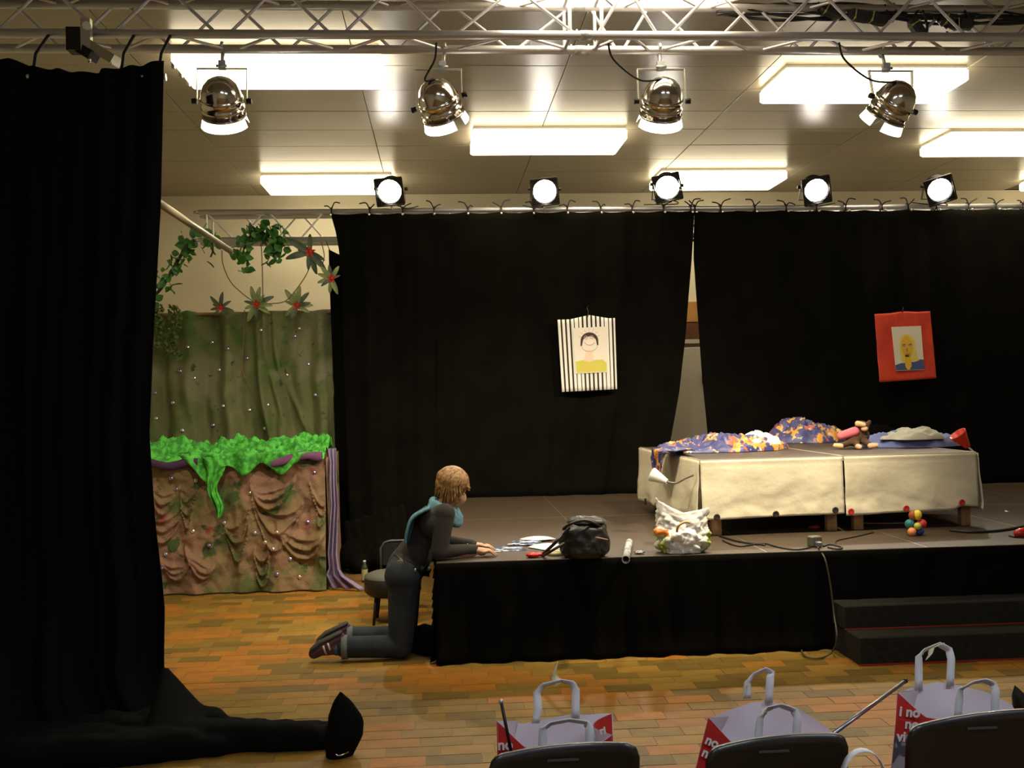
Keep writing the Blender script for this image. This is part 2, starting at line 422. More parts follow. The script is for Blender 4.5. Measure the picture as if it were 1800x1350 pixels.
for (x, y, ang) in ((1460, 20, .5), (1510, 28, .2), (1540, 33, .25), (1612, 50, 1.0), (1670, 38, .3), (1690, 43, 0)):
    R = Matrix.Rotation(ang, 3, 'Y'); c = PY(x, y, Yc-.05)
    mb = MB().bbox(c, (.13, .065, .06), .012, R); mb.mi = 1; mb.bbox(c+R @ V((-.03, 0, 0)), (.012, .068, .063), .004, R)
    part('plug', mb, [m_plug, m_yel], cb)

# ================================================================== LAMPS
def zto(d): return V((0, 0, 1)).rotation_difference(V(d)).to_matrix().to_4x4()
def par_can(label, c, d, hang, shell, name='stage_lamp', r=.105, rear=False, group=None):
    """c centre of the can, d light direction, hang: point on the truss the clamp grips"""
    d = V(d).normalized(); c = V(c); t = thing(name, label, 'stage lamp', hang, group=group)
    T = Matrix.Translation(c) @ zto(d); L = .15 if rear else .105; r = r if rear else .118
    prof = [(.0, -L-.035), (.03, -L-.034), (.06, -L-.022), (.083, -L), (.094, -L+.03), (.097, -L+.06), (r-.005, -L+.065), (r-.003, -.04), (r+.001, -.036), (r+.001, -.028), (r-.003, -.024), (r-.003, .03), (r+.002, .034), (r+.002, .042), (r-.002, .046), (r-.002, L-.03)]
    if not rear: prof = [(.0, -.135), (.03, -.132), (.062, -.118), (.088, -.092), (.104, -.06), (.111, -.03), (.113, -.022), (.118, -.018), (.118, -.010), (.113, -.006), (.115, .03), (.120, .034), (.120, .042), (.115, .046), (.113, .085)]
    part('housing', MB().lathe(prof, 28, T, cap=False), shell, t, solid=.003)
    part('lens', MB().lathe([(.001, L-.055), (r-.008, L-.062), (r-.006, L-.05), (.05, L-.03), (.001, L-.024)], 24, T, cap=False), m_lens, t)
    fr = MB(); s_ = r+.012
    for sx, sy, wx, wy in ((-1, 0, .012, 2*s_), (1, 0, .012, 2*s_), (0, -1, 2*s_, .012), (0, 1, 2*s_, .012)):
        n0 = len(fr.v); fr.box((sx*s_, sy*s_, L-.015), (wx, wy, .03)); 
        for i in range(n0, len(fr.v)): fr.v[i] = T @ fr.v[i]
    if not rear: fr = MB().lathe([(r-.004, L-.03), (r+.004, L-.03), (r+.006, L-.02), (r-.004, L-.02), (r-.004, L-.03)], 28, T, cap=False)
    for q in range(4 if rear else 0):
        a0 = q*PI/2
        pts = [V((math.cos(a0+k*PI/8)*r, math.sin(a0+k*PI/8)*r, L-.02)) for k in range(5)]
        cn = V((s_*(1 if math.cos(a0+PI/4) > 0 else -1), s_*(1 if math.sin(a0+PI/4) > 0 else -1), L-.02))
        fr.prism([T @ x for x in pts+[cn]], (T.to_3x3() @ V((0, 0, .003))))
    part('gel_frame', fr, m_blackmetal if rear else shell, t)
    if not rear:
        rm = MB()
        for s0 in (0, 1):
            def g(u, v, s0=s0):
                a_ = (u*.84+.08)*PI+s0*PI; rr = r-.002+.016*v; return T @ V((rr*math.cos(a_), rr*math.sin(a_), L-.022+.055*v))
            rm.grid(g, 16, 2)
        part('light_leak_ring', rm, m_rim, t, solid=.002)  # emissive ring standing in for lamp light leaking past the gel frame
    # yoke and clamp
    ax = V((1, 0, 0)) - d*d.x; ax.normalize()
    arm = MB(); up_ = V((0, 0, 1)) if not rear else V((0, 0, -1))
    top = c+(hang-c)*.62
    for s1 in (-1, 1):
        p0 = c+ax*s1*(r+.018); p1 = V((p0.x, top.y, top.z))
        side = p1-p0; R = V((0, 0, 1)).rotation_difference(side).to_matrix(); arm.box((p0+p1)/2, (.004, .028, side.length), R)
    arm.box(V((c.x, top.y, top.z)), (2*(r+.018), .028, .004))
    part('yoke', arm, mat('pale_steel', (.62, .6, .48), .4, .7) if not rear else m_blackmetal, t)
    for s1 in (-1, 1): part('knob', MB().tube([c+ax*s1*(r+.016), c+ax*s1*(r+.045)], .016, 10), m_blackmetal, t)
    cl = MB().tube([top, hang], .010, 8)
    hk = [hang+V((0, .034*math.cos(a_), .034*math.sin(a_))) for a_ in [-PI*.5+PI*1.5*k/9 for k in range(10)]]
    cl.tube(hk, .009, 8).box(top+V((0, 0, .02)), (.04, .03, .05)).tube([top+V((-.03, -.02, .01)), top+V((.03, -.02, .01))], .008, 8)
    part('clamp', cl, m_steel, t)
    return t, T, L
def spot(T, L, energy, color, parent, ang=70, blend=.5, off=.06, rad=.05):
    l = bpy.data.lights.new('bulb', 'SPOT'); l.energy = energy; l.color = color; l.spot_size = math.radians(ang); l.spot_blend = blend; l.shadow_soft_size = rad
    o = bpy.data.objects.new('bulb', l); COL.objects.link(o); o.parent = parent
    o.matrix_local = Matrix.Translation(-parent.location) @ T @ Matrix.Translation((0, 0, L+off)) @ Matrix.Rotation(PI, 4, 'X')
Yl = TY+.10
for (px, py, dx, lab) in ((390, 178, 0, 'leftmost of four front chrome stage lamps, pointing straight down with ribbed body'),
                         (772, 180, .32, 'chrome stage lamp second from left on the front truss, tilted to the right'),
                         (1164, 178, .0, 'chrome stage lamp third from left on the front truss, above the gap in the curtains'),
                         (1570, 183, -.35, 'rightmost chrome stage lamp on the front truss, tilted to the left')):
    c = PY(px, py, Yl+.1); hang = V((c.x+dx*.12, TY+.245, TZ-.0))
    t, T, L = par_can(lab, c, (dx, .62, -.80), hang, m_chrome)
    spot(T, L, SPOT_FRONT*(2.6 if px == 1570 else 1), (1, .86, .62), t, 92, .8)
    if px != 390:
        q = c+V((0, -.05, .1))
        part('lamp_cable', MB().tube(spline([PY(px-95 if px > 1000 else px-5, 75, TY+.03), PY(px-85 if px > 1000 else px-8, 105, TY+.08), PY(px-40 if px > 1000 else px-25, 140, TY+.1), q+V((-.02, -.04, 0))], 8), .006, 7), m_cable, t)
backs = ((687, 332, -.1, 'rear spotlight at the far left of the row, beside the left back ceiling light'), (957, 332, 0, 'rear spotlight second from left, above the striped picture side'),
         (1172, 325, .0, 'rear spotlight in the middle of the row, in front of a ceiling light box'), (1431, 330, .12, 'rear spotlight fourth from left, between the two pictures'),
         (1648, 329, .1, 'rear spotlight at the right end of the row, above the red picture'))
for i, (px, py, dx, lab) in enumerate(backs):
    c = PY(px, py, BY-.12); hang = V((c.x, BY+.0, BZ+.26)); dd = (CAM-c).normalized(); dd = V((dd.x*.8+dx, dd.y, dd.z-.22))
    t, T, L = par_can(lab, c, dd, hang, m_blackmetal, rear=True, r=.112)
    tgt = V((1.2+.9*(i-2), 3.2, 0)) - (c+dd.normalized()*.2)
    T2 = Matrix.Translation(c+dd.normalized()*.2) @ zto(tgt)
    spot(T2, 0, SPOT_BACK, (1, .90, .72), t, 62, .8, off=.02, rad=.04)
    pts = [c+V((-.05, .02, -.1)), c+V((-.02 if i % 2 else .12, .05, -.17)), V((c.x+(.25 if i in (0, 3) else -.2), BY, BZ+.30))]
    part('lamp_cable', MB().tube(spline(pts, 6), .005, 6), m_cable, t)

# ================================================================== BLACK CURTAINS
CY = 9.72
def curtain_fn(ledge, redge, topz, botz, Y, amp, freq, seed, lean=0):
    """ledge/redge: x as a function of v (0 top, 1 bottom)"""
    def f(u, v):
        x = ledge(v)+(redge(v)-ledge(v))*u; z = topz(u)*(1-v)+botz(u)*v
        ph = freq*(u*(redge(0)-ledge(0)))
        a = amp*(.35+.65*min(1, v*3))*(.6+.4*math.sin(u*9+seed))
        return (x+.012*math.sin(ph*2.3+seed)*v, Y+a*math.sin(ph+seed+.9*N(u*3, v*1.2, seed))+.35*a*math.sin(ph*2.7+seed*2)+.03*N(u*4, v*4, seed), z)
    return f
ztop = BZ+.26-.035
xa0, xa1 = PY(581, 375, CY).x, PY(1219, 372, CY).x
def la(v): return xa0+interp([(0, 0), (.06, .05), (.12, .075), (.3, .085), (.6, .09), (1, .12)], v)
gapL = lambda v: PY(interp([(372, 1221), (458, 1217), (530, 1211), (600, 1206), (700, 1195), (770, 1183), (880, 1165)], 372+v*510), 372+v*510, CY).x
SX0_ = -.04
us_ = (SX0_-.02-la(1))/(gapL(1)-la(1))
t1 = thing('backdrop_curtain', 'wide black backdrop curtain behind the kneeling person, with the striped picture', 'curtain', ((xa0+xa1)/2, CY, .6), group='black backdrop curtains')
part('cloth', MB().grid(curtain_fn(la, gapL, lambda u: ztop-.012*abs(math.sin(u*11*PI)), lambda u: .605 if u > us_ else .02, CY, .022, 13, 1.3), 220, 40), m_black, t1, solid=.004)
xb1 = PY(1900, 372, CY).x+.8
gapR = lambda v: PY(interp([(372, 1222), (458, 1221), (530, 1226), (600, 1231), (700, 1239), (770, 1246), (880, 1262)], 372+v*510), 372+v*510, CY).x
t2 = thing('backdrop_curtain', 'black backdrop curtain on the right, with the red picture', 'curtain', ((xa1+xb1)/2, CY, .6), group='black backdrop curtains')
part('cloth', MB().grid(curtain_fn(gapR, lambda v: xb1, lambda u: ztop-.012*abs(math.sin(u*11*PI)), lambda u: .605, CY+.03, .022, 12, 4.1), 220, 40), m_black, t2, solid=.004)
# narrow curtain behind, towards the leafy set
xs0, xs1 = PY(578, 440, CY+.22).x, PY(720, 440, CY+.22).x
t3 = thing('narrow_curtain', 'narrow black curtain strip hanging lower, at the right edge of the leafy set', 'curtain', (xs0, CY+.2, 0))
part('cloth', MB().grid(curtain_fn(lambda v: xs0+.03*v, lambda v: xs1, lambda u: 2.98-.09*math.sin(min(1, u*3)*PI*.5), lambda u: .02, CY+.2, .03, 22, 2.2), 60, 20), m_black, t3, solid=.004)
part('tie', MB().tube([(xs0+.01, CY+.2, 2.97), (xs0-.01, BY, BZ-.02)], .004, 6), m_cable, t3)
# bunched bottom of the wide curtain left of the stage
hb = MB()
for k in range(9):
    c = PY(600+k*14, 985-k*3+8*math.sin(k*2), 9.45-.05*(k % 3)); c.z = max(.06, .1+.05*math.sin(k*1.7)); hb.sphere(c, (.10, .12, .09+.03*(k % 2)), 10, 6)
for k in range(7):
    c = PY(610+k*16, 920-k*5, 9.5); hb.capsule(c, V((c.x+.05, c.y-.05, .1)), .035, .07, 8, 3)
part('bunched_hem', hb, m_black, t1, remesh=.02, smooth=5)
# ties along the pipe
tie_px = [(650, t1), (708, t1), (763, t1), (822, t1), (880, t1), (937, t1), (996, t1), (1055, t1), (1110, t1), (1165, t1), (1213, t1), (1220, t2), (1265, t2), (1325, t2), (1380, t2), (1433, t2), (1484, t2), (1548, t2), (1594, t2), (1643, t2), (1700, t2), (1748, t2), (1795, t2), (1850, t2)]
m_tie = mat('black_ribbon', (.015, .013, .012), .7); m_eye = mat('metal_eyelet', (.7, .66, .5), .3, 1)
def make_tie(x, parent, s):
    c = V((x, BY, BZ+.26)); mb = MB()
    mb.tube([c+V((0, .036*math.cos(a_), .036*math.sin(a_))) for a_ in [2*PI*k/10 for k in range(11)]], .006, 6)
    rnd = random.Random(s); kx = rnd.choice((-1, 1))
    mb.tube(spline([c+V((0, -.036, .0)), c+V((kx*.03, -.04, .05+.03*rnd.random())), c+V((kx*(.07+.03*rnd.random()), -.04, .06+.03*rnd.random()))], 5), .006, 6)
    mb.tube(spline([c+V((0, -.036, .01)), c+V((-kx*.03, -.04, .04)), c+V((-kx*(.04+.05*rnd.random()), -.04, .02+.05*rnd.random()))], 5), .006, 6)
    mb.tube([c+V((0, -.036, 0)), c+V((0, -.05, -.045))], .006, 6)
    tt = part('tie', mb, m_tie, parent)
    e = c+V((0, -.10, -.05)); part('eyelet', MB().lathe([(.005, 0), (.012, .001), (.012, .005), (.005, .006)], 10, Matrix.Translation(e) @ zto((0, -1, 0))), m_eye, tt)
for i, (px, par_) in enumerate([(583, t1)]+tie_px): make_tie(PY(px, 365, BY).x, par_, i)

# big side curtain in the left foreground
SY = 5.42
rpx = [(105, 283), (350, 276), (600, 261), (750, 255), (900, 266), (1000, 279), (1050, 284), (1100, 283), (1150, 283), (1180, 300), (1222, 338)]
zt = PY(285, 105, SY).z; 
sc_ = thing('side_curtain', 'tall black side curtain filling the left foreground, its hem pooled on the floor', 'curtain', (PY(120, 1000, SY).x, SY, 0))
def fside(u, v):
    py = 105+v*1117; yfl = SY+.28*u*0-(max(0, v-.72)/.28)**1.6*(.75*(1-u)+.12)
    xr = PY(interp(rpx, py), py, yfl).x; xl = -3.05
    top = zt-.10*math.sin(PI*min(1, max(0, (1-u)*2.2)))*(1-.4*u)*.9
    z = top*(1-v)+.015*v
    ph = u*34
    a_ = .045*(.4+.6*v)
    return (xl+(xr-xl)*u+.01*math.sin(ph*1.7), yfl+a_*math.sin(ph+1.5*N(u*4, v*1.5))+.02*math.sin(ph*2.6+v*3), z)
part('cloth', MB().grid(fside, 220, 70), m_blackcloth, sc_, solid=.004)
pool = MB(); rr = random.Random(3)
for k in range(64):
    px = -60+k*10; yy0 = 1345-(0 if px > 300 else 0)
    top = interp([(-60, 1180), (284, 1180), (345, 1232), (374, 1250), (433, 1263), (511, 1266), (575, 1266)], px)
    cb_ = PZ(px, interp([(-60, 1380), (120, 1370), (300, 1352), (400, 1338), (580, 1335)], px), .0); Yn = cb_.y
    ct = PZ(px, 1240, .1)
    for q in range(3):
        yy = Yn+.05+(.14+q*.13)*rr.uniform(.7, 1.1); X = PY(px, 1300, yy).x
        hmax = CAM.z+(PY(px, top, yy).z-CAM.z)
        h_ = max(.03, min(hmax, (.09+.05*math.sin(k*.9+q))))
        pool.capsule((X-.05, yy+.02*math.sin(k), h_*.35), (X+.06, yy+.03*math.sin(k*1.3), h_*.35), h_*.62, h_*.55, 10, 4)
for k in range(12):
    px = 290+k*6; top = interp([(284, 1165), (345, 1232), (374, 1250)], px); yy = 5.1; c = PY(px, top, yy); 
    pool.capsule((c.x, yy, c.z-.03), (c.x+.02, yy-.35, .03), .03, .05, 8, 3)
part('pooled_hem', pool, m_blackcloth, sc_, remesh=.014, smooth=6)
rod('curtain_pipe', (-3.1, SY+.05, zt-.075), (PY(287, 100, SY).x, SY+.05, zt-.075), .02, m_alu, sc_)
for px in (58, 213, 279):
    c = PY(px, 104, SY+.02); part('tie', MB().tube([c+V((0, 0, -.06)), c+V((.01, .01, .03)), V((c.x+.02, TY, TZ))], .008, 6), m_tie, sc_)
# pointed black bundle at the end of the hem
bz = PZ(592, 1338, 0); bu = thing('cloth_bundle', 'pointed black cloth-wrapped weight standing at the end of the pooled hem', 'weight', bz)
def fb(u, v):
    ht = PY(592, 1219, bz.y+.05).z; a_ = u*2*PI
    wd = interp([(0, .06), (.3, .085), (.6, .075), (.85, .04), (1, .003)], v)*(1+.10*math.sin(a_*3+1))
    return (bz.x+.01+wd*math.cos(a_)+interp([(0, -.01), (.5, .02), (1, .005)], v), bz.y+.07+wd*.8*math.sin(a_), v*ht)
part('wrap', MB().grid(fb, 28, 16), m_blackcloth, bu)
c = PZ(598, 1325, .02); part('bracket', MB().tube(spline([c+V((-.03, 0, .03)), c+V((-.01, -.02, .0)), c+V((.03, 0, .005)), c+V((.035, .03, .01))], 6), .005, 8).tube([c+V((-.02, 0, 0)), c+V((-.02, 0, .045))], .004, 8), m_chrome, bu)

# slanting pipe by the leafy set
a = PY(262, 345, 5.9); b = PY(405, 441, 7.9)
mp = solo('metal_pipe', MB().tube([a, b], .023, 14), mat('dull_pipe', (.30, .26, .18), .4, .7), a, 'long bare metal pipe slanting down from the left black curtain to the garlands', 'pipe')
e1 = a.lerp(b, .94); part('hanging_cord', MB().tube([e1, V((e1.x-.02, BY, BZ))], .004, 6), m_cable, mp)

# ================================================================== STAGE
SX0, SX1, SYF, SYB, SZ = -.04, 5.96, 6.15, 10.15, .6
m_deck = mat('brown_stage_board', (.068, .044, .026), .5, col2=(.058, .037, .021), scale=5, bump=.06, bscale=120)
m_edge = mat('aluminium_edge', (.55, .5, .4), .35, .9)
st = thing('stage_platform', 'low brown stage of joined deck panels with black cloth skirt', 'stage', ((SX0+SX1)/2, SYF, 0))
for i in range(6):
    for j in range(2):
        x = SX0+.5+i; y = SYF+1+2*j
        dp = part('deck_panel', MB().bbox((x, y, SZ-.02), (.988, 1.988, .04), .002), m_deck, st)
        fr = MB()
        for sx in (-1, 1): fr.box((x+sx*.497, y, SZ-.04), (.005, 2, .0795))
        for sy in (-1, 1): fr.box((x, y+sy*.997, SZ-.04), (1, .005, .0795))
        part('edge_frame', fr, m_edge, dp)
lg = MB().tube([(0, 0, 0), (0, 0, .52)], .024, 10).mesh('leg', m_alu)
for i in range(7):
    for j in range(3): inst('leg', lg, (min(SX1-.1, max(SX0+.1, SX0+i)), SYF+.15+1.9*j, 0), st)
def skirt(x0, y0, x1, y1, seed, amp=.018, foot=.05):
    a_, b_ = V((x0, y0, 0)), V((x1, y1, 0)); d = (b_-a_); L = d.length; n_ = V((d.y, -d.x, 0)).normalized()
    def f(u, v):
        q = amp*v*(math.sin(u*L*20+seed+N(u*L*2, v, seed)*2)+.5*math.sin(u*L*47+seed))+foot*max(0, v-.8)**1.2*2.5
        return a_+d*u+n_*(.008+q)+V((0, 0, (SZ-.004)*(1-v)+.004*v))
    return MB().grid(f, int(L*46), 16)
sx_m = 2.36
part('skirt', skirt(SX0-.01, SYF, SX1, SYF, 1.1), m_black, st, label='black cloth skirt along the stage front', solid=.003)
part('skirt', skirt(SX0, SYB, SX0, SYF, 3.1), m_black, st, solid=.003)
hm = MB(); rr = random.Random(5)
for k in range(16):
    px = 742+k*9; c = PZ(px, interp([(742, 1148), (800, 1160), (860, 1166)], px), .0); h_ = .05*rr.uniform(.7, 1.3)*(1.9 if k < 4 else 1)
    hm.capsule((c.x, c.y+.06, h_*.6), (c.x+.06, c.y+.07+.02*rr.random(), h_*.5), h_, h_*.8, 10, 4)
part('bunched_hem', hm, m_black, st, remesh=.012, smooth=4)
# steps
sp_ = thing('stage_steps', 'black two-tread steps with thin red edging in front of the stage', 'steps', (2.95, 5.95, 0))
m_step = mat('black_step_carpet', (.02, .019, .015), .9, col2=(.027, .025, .018), scale=30, bump=.3, bscale=200, spec=.2); m_red = mat('red_edging', (.35, .02, .01), .5)
part('lower_step', MB().bbox((3.0, 5.95, .08), (1.28, .38, .16), .006), m_step, sp_)
part('upper_step', MB().bbox((2.95, 6.05, .23), (1.2, .19, .14), .006), m_step, sp_)
part('red_strip', MB().box((3.0, 5.757, .006), (1.29, .006, .009)), m_red, sp_)
part('red_strip', MB().box((2.95, 5.952, .164), (1.2, .006, .006)), m_red, sp_)

# ================================================================== COVERED TABLES ON STAGE
ang = .055
def bedpt(x, y, z): # local to the pair: x right, y back
    c, s = math.cos(ang), math.sin(ang); return V((1.735+x*c-y*s, 6.86+x*s+y*c, z))
m_canvas = mat('cream_canvas', (.70, .63, .45), .85, col2=(.64, .57, .40), scale=4, bump=.25, bscale=35)
BT = 1.115
def covered_table(label, x0, x1, dep, side, buttons, bcol, sbot):
    t = thing('skirted_table', label, 'table', bedpt((x0+x1)/2, 0, SZ), 0, group='canvas-skirted tables on the stage')
    R = Matrix.Rotation(ang, 3, 'Z')
    top = part('tabletop', MB().bbox(bedpt((x0+x1)/2, dep/2, BT-.015), (x1-x0, dep, .03), .003, R), m_deck, t)
    fr = MB(); fr.box(bedpt((x0+x1)/2, -.003, BT-.014), (x1-x0, .01, .034), R).box(bedpt(x0, dep/2, BT-.014), (.01, dep, .034), R).box(bedpt(x1, dep/2, BT-.014), (.01, dep, .034), R)
    part('metal_edge', fr, mat('warm_edge', (.7, .64, .5), .35, .6), top)
    for (lx, ly) in ((x0+.12, .06), (x1-.06, .06), (x0+.12, dep-.1), (x1-.06, dep-.1)):
        part('leg', MB().bbox(bedpt(lx, ly, (SZ+BT)/2-.015), (.07, .05, BT-SZ-.03), .003, R), m_wood, t)
    def f(u, v):
        z = BT-.004-(BT-.004-interp(sbot, u))*v
        g_ = v*.012*math.sin(u*9+x0)+.022*v*fbm(u*3+x0*5, v*2, 2)+.003*math.sin(v*60)*(v < .12)
        return bedpt(x0+(x1-x0)*u, -.012-g_-.015*v, z)
    sk = part('canvas_skirt', MB().grid(f, 60, 24), m_canvas, t, solid=.003)
    xs = x0 if side < 0 else x1
    def f2(u, v):
        z = BT-.004-(.425-.03*u)*v
        return bedpt(xs+side*(.012+.02*v+.02*v*fbm(u*4, v*2, 6)), dep*(1-u)-.012*u-.02*u*v, z)
    part('canvas_skirt', MB().grid(f2, 60, 20), m_canvas, t, solid=.003)
    mb_ = mat('button_'+bcol[0], bcol[1], .35)
    for (u, dv) in buttons:
        c = bedpt(x0+(x1-x0)*u, -.06, interp(sbot, u)+dv)
        Tb = Matrix.Translation(c) @ zto((0, -1, 0))
        part('button', MB().lathe([(.001, 0), (.02, 0), (.023, .004), (.02, .010), (.014, .007), (.001, .007)], 16, Tb), mb_, sk)
    if side < 0:
        for k in range(4):
            c = bedpt(x0-.045, .35+.32*k, .70+.0*k); part('clip', MB().box(c, (.012, .02, .05)), m_blackmetal, sk)
    return t
tb1 = covered_table('cream canvas-skirted table with dark buttons, nearer the curtain gap and plastic bag', 0, 1.0, 1.62, -1, [(.09, .02), (.5, .022), (.92, .03)], ('black', (.03, .02, .02)), [(0, .715), (1, .725)])
tb2 = covered_table('cream canvas-skirted table with red buttons, on the right', 1.012, 1.98, 1.62, 1, [(.02, .03), (.43, .03), (.85, .03)], ('red', (.45, .03, .03)), [(0, .71), (.8, .725), (.86, .75), (1, .74)])

# soft heaps ----------------------------------------------------------
def heap(cx, cy, z, rx, ry, h, seed, rot=0, fold=.35, n=70, power=.45):
    mb = MB()
    def f(u, v):
        # disc mapping
        a_ = u*2*PI; r = v; edge = 1+.16*fbm(math.cos(a_)*1.6, math.sin(a_)*1.6, seed)
        x = r*math.cos(a_)*rx*edge; y = r*math.sin(a_)*ry*edge
        k = max(0, 1-r*r)**power
        rid = 1-abs(fbm(x*7+seed, y*7, seed*1.3))*1.7-abs(N(x*15, y*15+seed, 2))*.28
        zz = h*k*(1-fold+fold*rid+.25*fbm(x*3, y*3, seed+4))
        X = x*math.cos(rot)-y*math.sin(rot); Y = x*math.sin(rot)+y*math.cos(rot)
        return (cx+X, cy+Y, z+max(.004, zz))
    mb.grid(f, n, n//2); return mb
m_floral = patches('floral_blue_cloth', (.05, .05, .17), [((.62, .30, .04), .56, .59, 7), ((.75, .45, .14), .62, .64, 15), ((.5, .12, .08), .62, .64, 11), ((.35, .5, .5), .66, .68, 17), ((.03, .03, .10), .62, .66, 9)], rough=.4)
def bc(px, py, z=BT): return PZ(px, py, z)
c = bc(1272, 792); 
h1 = solo('floral_blanket', heap(c.x, c.y-.0, BT, .52, .26, .14, 2.2, .12, fold=.55), m_floral, (c.x, c.y, BT), 'crumpled blue and yellow floral cloth spread on the left table', 'blanket')
dr = PZ(1188, 800, BT)
def fdr(u, v):
    x = dr.x-.14+u*.30; s_ = v*.42
    e = bedpt(0, 0, 0); 
    if s_ < .22: px_, z_ = dr.x+.14-s_, BT+.04+.02*fbm(u*4, v*4, 3)
    else: px_, z_ = dr.x-.09-.01*v, BT+.04-(s_-.22)*.8*(.5+.8*math.sin(u*PI))
    return (px_+.02*fbm(u*5, v*3, 2)-.04, dr.y-.18+u*.36+.02*math.sin(v*9), z_)
part('draped_corner', MB().grid(fdr, 24, 24), m_floral, h1, solid=.006)
c = bc(1425, 778); solo('floral_blanket', heap(c.x, c.y+.15, BT, .36, .28, .21, 5.1, .05, fold=.5), m_floral, (c.x, c.y+.15, BT), 'taller bunched blue floral cloth heap beside the plush toy', 'blanket')
c = bc(1335, 786, BT+.02); solo('white_cloth', heap(c.x, c.y-.02, BT+.04, .15, .13, .11, 8.3), mat('white_cloth', (.75, .74, .76), .8), (c.x, c.y, BT+.04), 'small crumpled white cloth lying on the floral blanket', 'cloth')
m_blue = mat('faded_blue_cotton', (.13, .16, .36), .85, col2=(.19, .22, .42), scale=5)
c = bc(1605, 784); solo('blue_garment', heap(c.x, c.y+.02, BT, .42, .26, .13, 1.7, .05, fold=.5), m_blue, (c.x, c.y, BT), 'folded blue garment on the right table', 'clothing')
m_greyc = mat('grey_beige_cotton', (.42, .41, .34), .85)
c = bc(1610, 775, BT+.05); solo('grey_garment', heap(c.x, c.y+.07, BT+.06, .23, .17, .10, 9.4, .0, fold=.5), m_greyc, (c.x, c.y, BT+.07), 'pale grey garment lying on top of the blue garment', 'clothing')
c = bc(1535, 771, BT); solo('dark_garment', heap(c.x, c.y-.10, BT, .22, .09, .14, 3.3), m_black, (c.x, c.y-.10, BT), 'dark garment behind the plush toy on the right table', 'clothing')
# plush toy
c = bc(1500, 789); t = thing('plush_toy', 'brown plush animal toy with pink body and pale paws lying between the cloth heaps', 'toy', c)
mb = MB(); mb.capsule(c+V((.02, .05, .07)), c+V((.10, .08, .10)), .055, .06); mb.sphere(c+V((.09, .05, .16)), (.055, .05, .05)); mb.capsule(c+V((0, .03, .05)), c+V((-.10, -.02, .03)), .026, .022)
mb.capsule(c+V((.03, .02, .05)), c+V((.0, -.08, .025)), .028, .022); mb.capsule(c+V((.1, .02, .05)), c+V((.10, -.07, .03)), .028, .022); mb.capsule(c+V((.13, .05, .17)), c+V((.15, .05, .20)), .02, .016)
part('body', mb, mat('brown_plush', (.10, .05, .025), .95, bump=.8, bscale=90), t, remesh=.008)
part('jumper', MB().capsule(c+V((-.08, .03, .10)), c+V((.02, .02, .13)), .032, .036), mat('pink_knit', (.75, .16, .2), .8), t)
[part('paw', MB().capsule(c+V(a_), c+V(b_), .022, .018, 10), mat('pale_plush', (.8, .5, .28), .9), t) for a_, b_ in (((-.11, -.03, .025), (-.15, -.03, .03)), ((-.0, -.09, .022), (.0, -.12, .02)), ((.10, -.08, .025), (.14, -.09, .028)), ((.04, .0, .19), (.08, -.01, .18)))]
for ex in (.075, .105): part('eye', MB().sphere(c+V((ex, .003, .174)), .006), m_blackmetal, t)
part('muzzle', MB().sphere(c+V((.09, .0, .15)), (.026, .022, .02)), mat('pale_plush', (.8, .5, .28), .9), t)
# funnels on bent tubes
def funnel(label, big, small, rb, rs, m, tubepts, mt):
    t = thing('funnel_horn', label, 'funnel', tubepts[-1]); d = (big-small); L = d.length; T = Matrix.Translation(small) @ zto(d)
    part('cone', MB().lathe([(rs, 0), (rs*1.1, .01), (rb*.96, L-.01), (rb, L), (rb*.93, L), (rs*.8, .012)], 24, T, cap=True), m, t)
    part('bent_tube', MB().tube(spline(tubepts, 8), .007, 8), mt, t); return t
m_wht = mat('white_plastic', (.78, .76, .68), .35); m_redp = mat('red_plastic', (.7, .035, .015), .35)
Yf = 7.25
funnel('white funnel on a bent grey tube at the left side of the left table', PY(1146, 834, 7.06), PY(1173, 847, 7.0), .050, .018, m_wht, [PY(1173, 847, 7.0), PY(1188, 849, 6.97), PY(1205, 841, 6.92), PY(1219, 835, 6.88)], mat('grey_tube', (.16, .15, .12), .4))
Yf = 7.35
funnel('red funnel on a looping white tube at the right end of the right table', PY(1683, 762, Yf), PY(1701, 785, Yf), .065, .022, m_redp, [PY(1701, 785, Yf), PY(1712, 797, Yf), PY(1711, 813, Yf), bedpt(1.99, .2, BT-.12)], m_wht)

# ================================================================== PICTURES
def quad(TL, TR, BR, BL, Y):
    P = [PY(*q, Y) for q in (TL, TR, BR, BL)]
    return lambda s, t, o=0: (P[0]*(1-s)*(1-t)+P[1]*s*(1-t)+P[2]*s*t+P[3]*(1-s)*t)+V((0, -o, 0))
def ell(q, cx, cy, rx, ry, o, n=24, a0=0, a1=2*PI): return [q(cx+rx*math.cos(a0+(a1-a0)*k/n), cy+ry*math.sin(a0+(a1-a0)*k/n), o) for k in range(n+(0 if a1-a0 > 6 else 1))]
PYC = CY-.16
q1 = quad((980, 562), (1081, 559), (1085, 684), (988, 689), PYC); qq1 = quad((1006, 577), (1067, 574), (1068, 654), (1011, 657), PYC)
t = thing('hanging_picture', 'drawing of a dark-haired smiling face mounted on black and white striped cloth', 'picture', q1(.5, 1), group='pictures on the curtains')
m_wc = mat('white_striped_cloth', (.88, .85, .78), .8); m_bs = mat('black_stripe', (.02, .012, .012), .8)
def fq(u, v): 
    p_ = q1(u, v); p_.z += .035*(1-v)*max(0, 1-abs(u-.55)*3); p_.y += .006*math.sin(u*14)*v; return p_
part('striped_cloth', MB().grid(fq, 13*5, 16, mf=lambda u, v: 1 if (u*13.4) % 1 > .66 else 0), [m_wc, m_bs], t, solid=.003)
pap = MB().prism([qq1(0, 0, .012), qq1(1, 0, .012), qq1(1, 1, .012), qq1(0, 1, .012)][::-1], (0, -.002, 0))
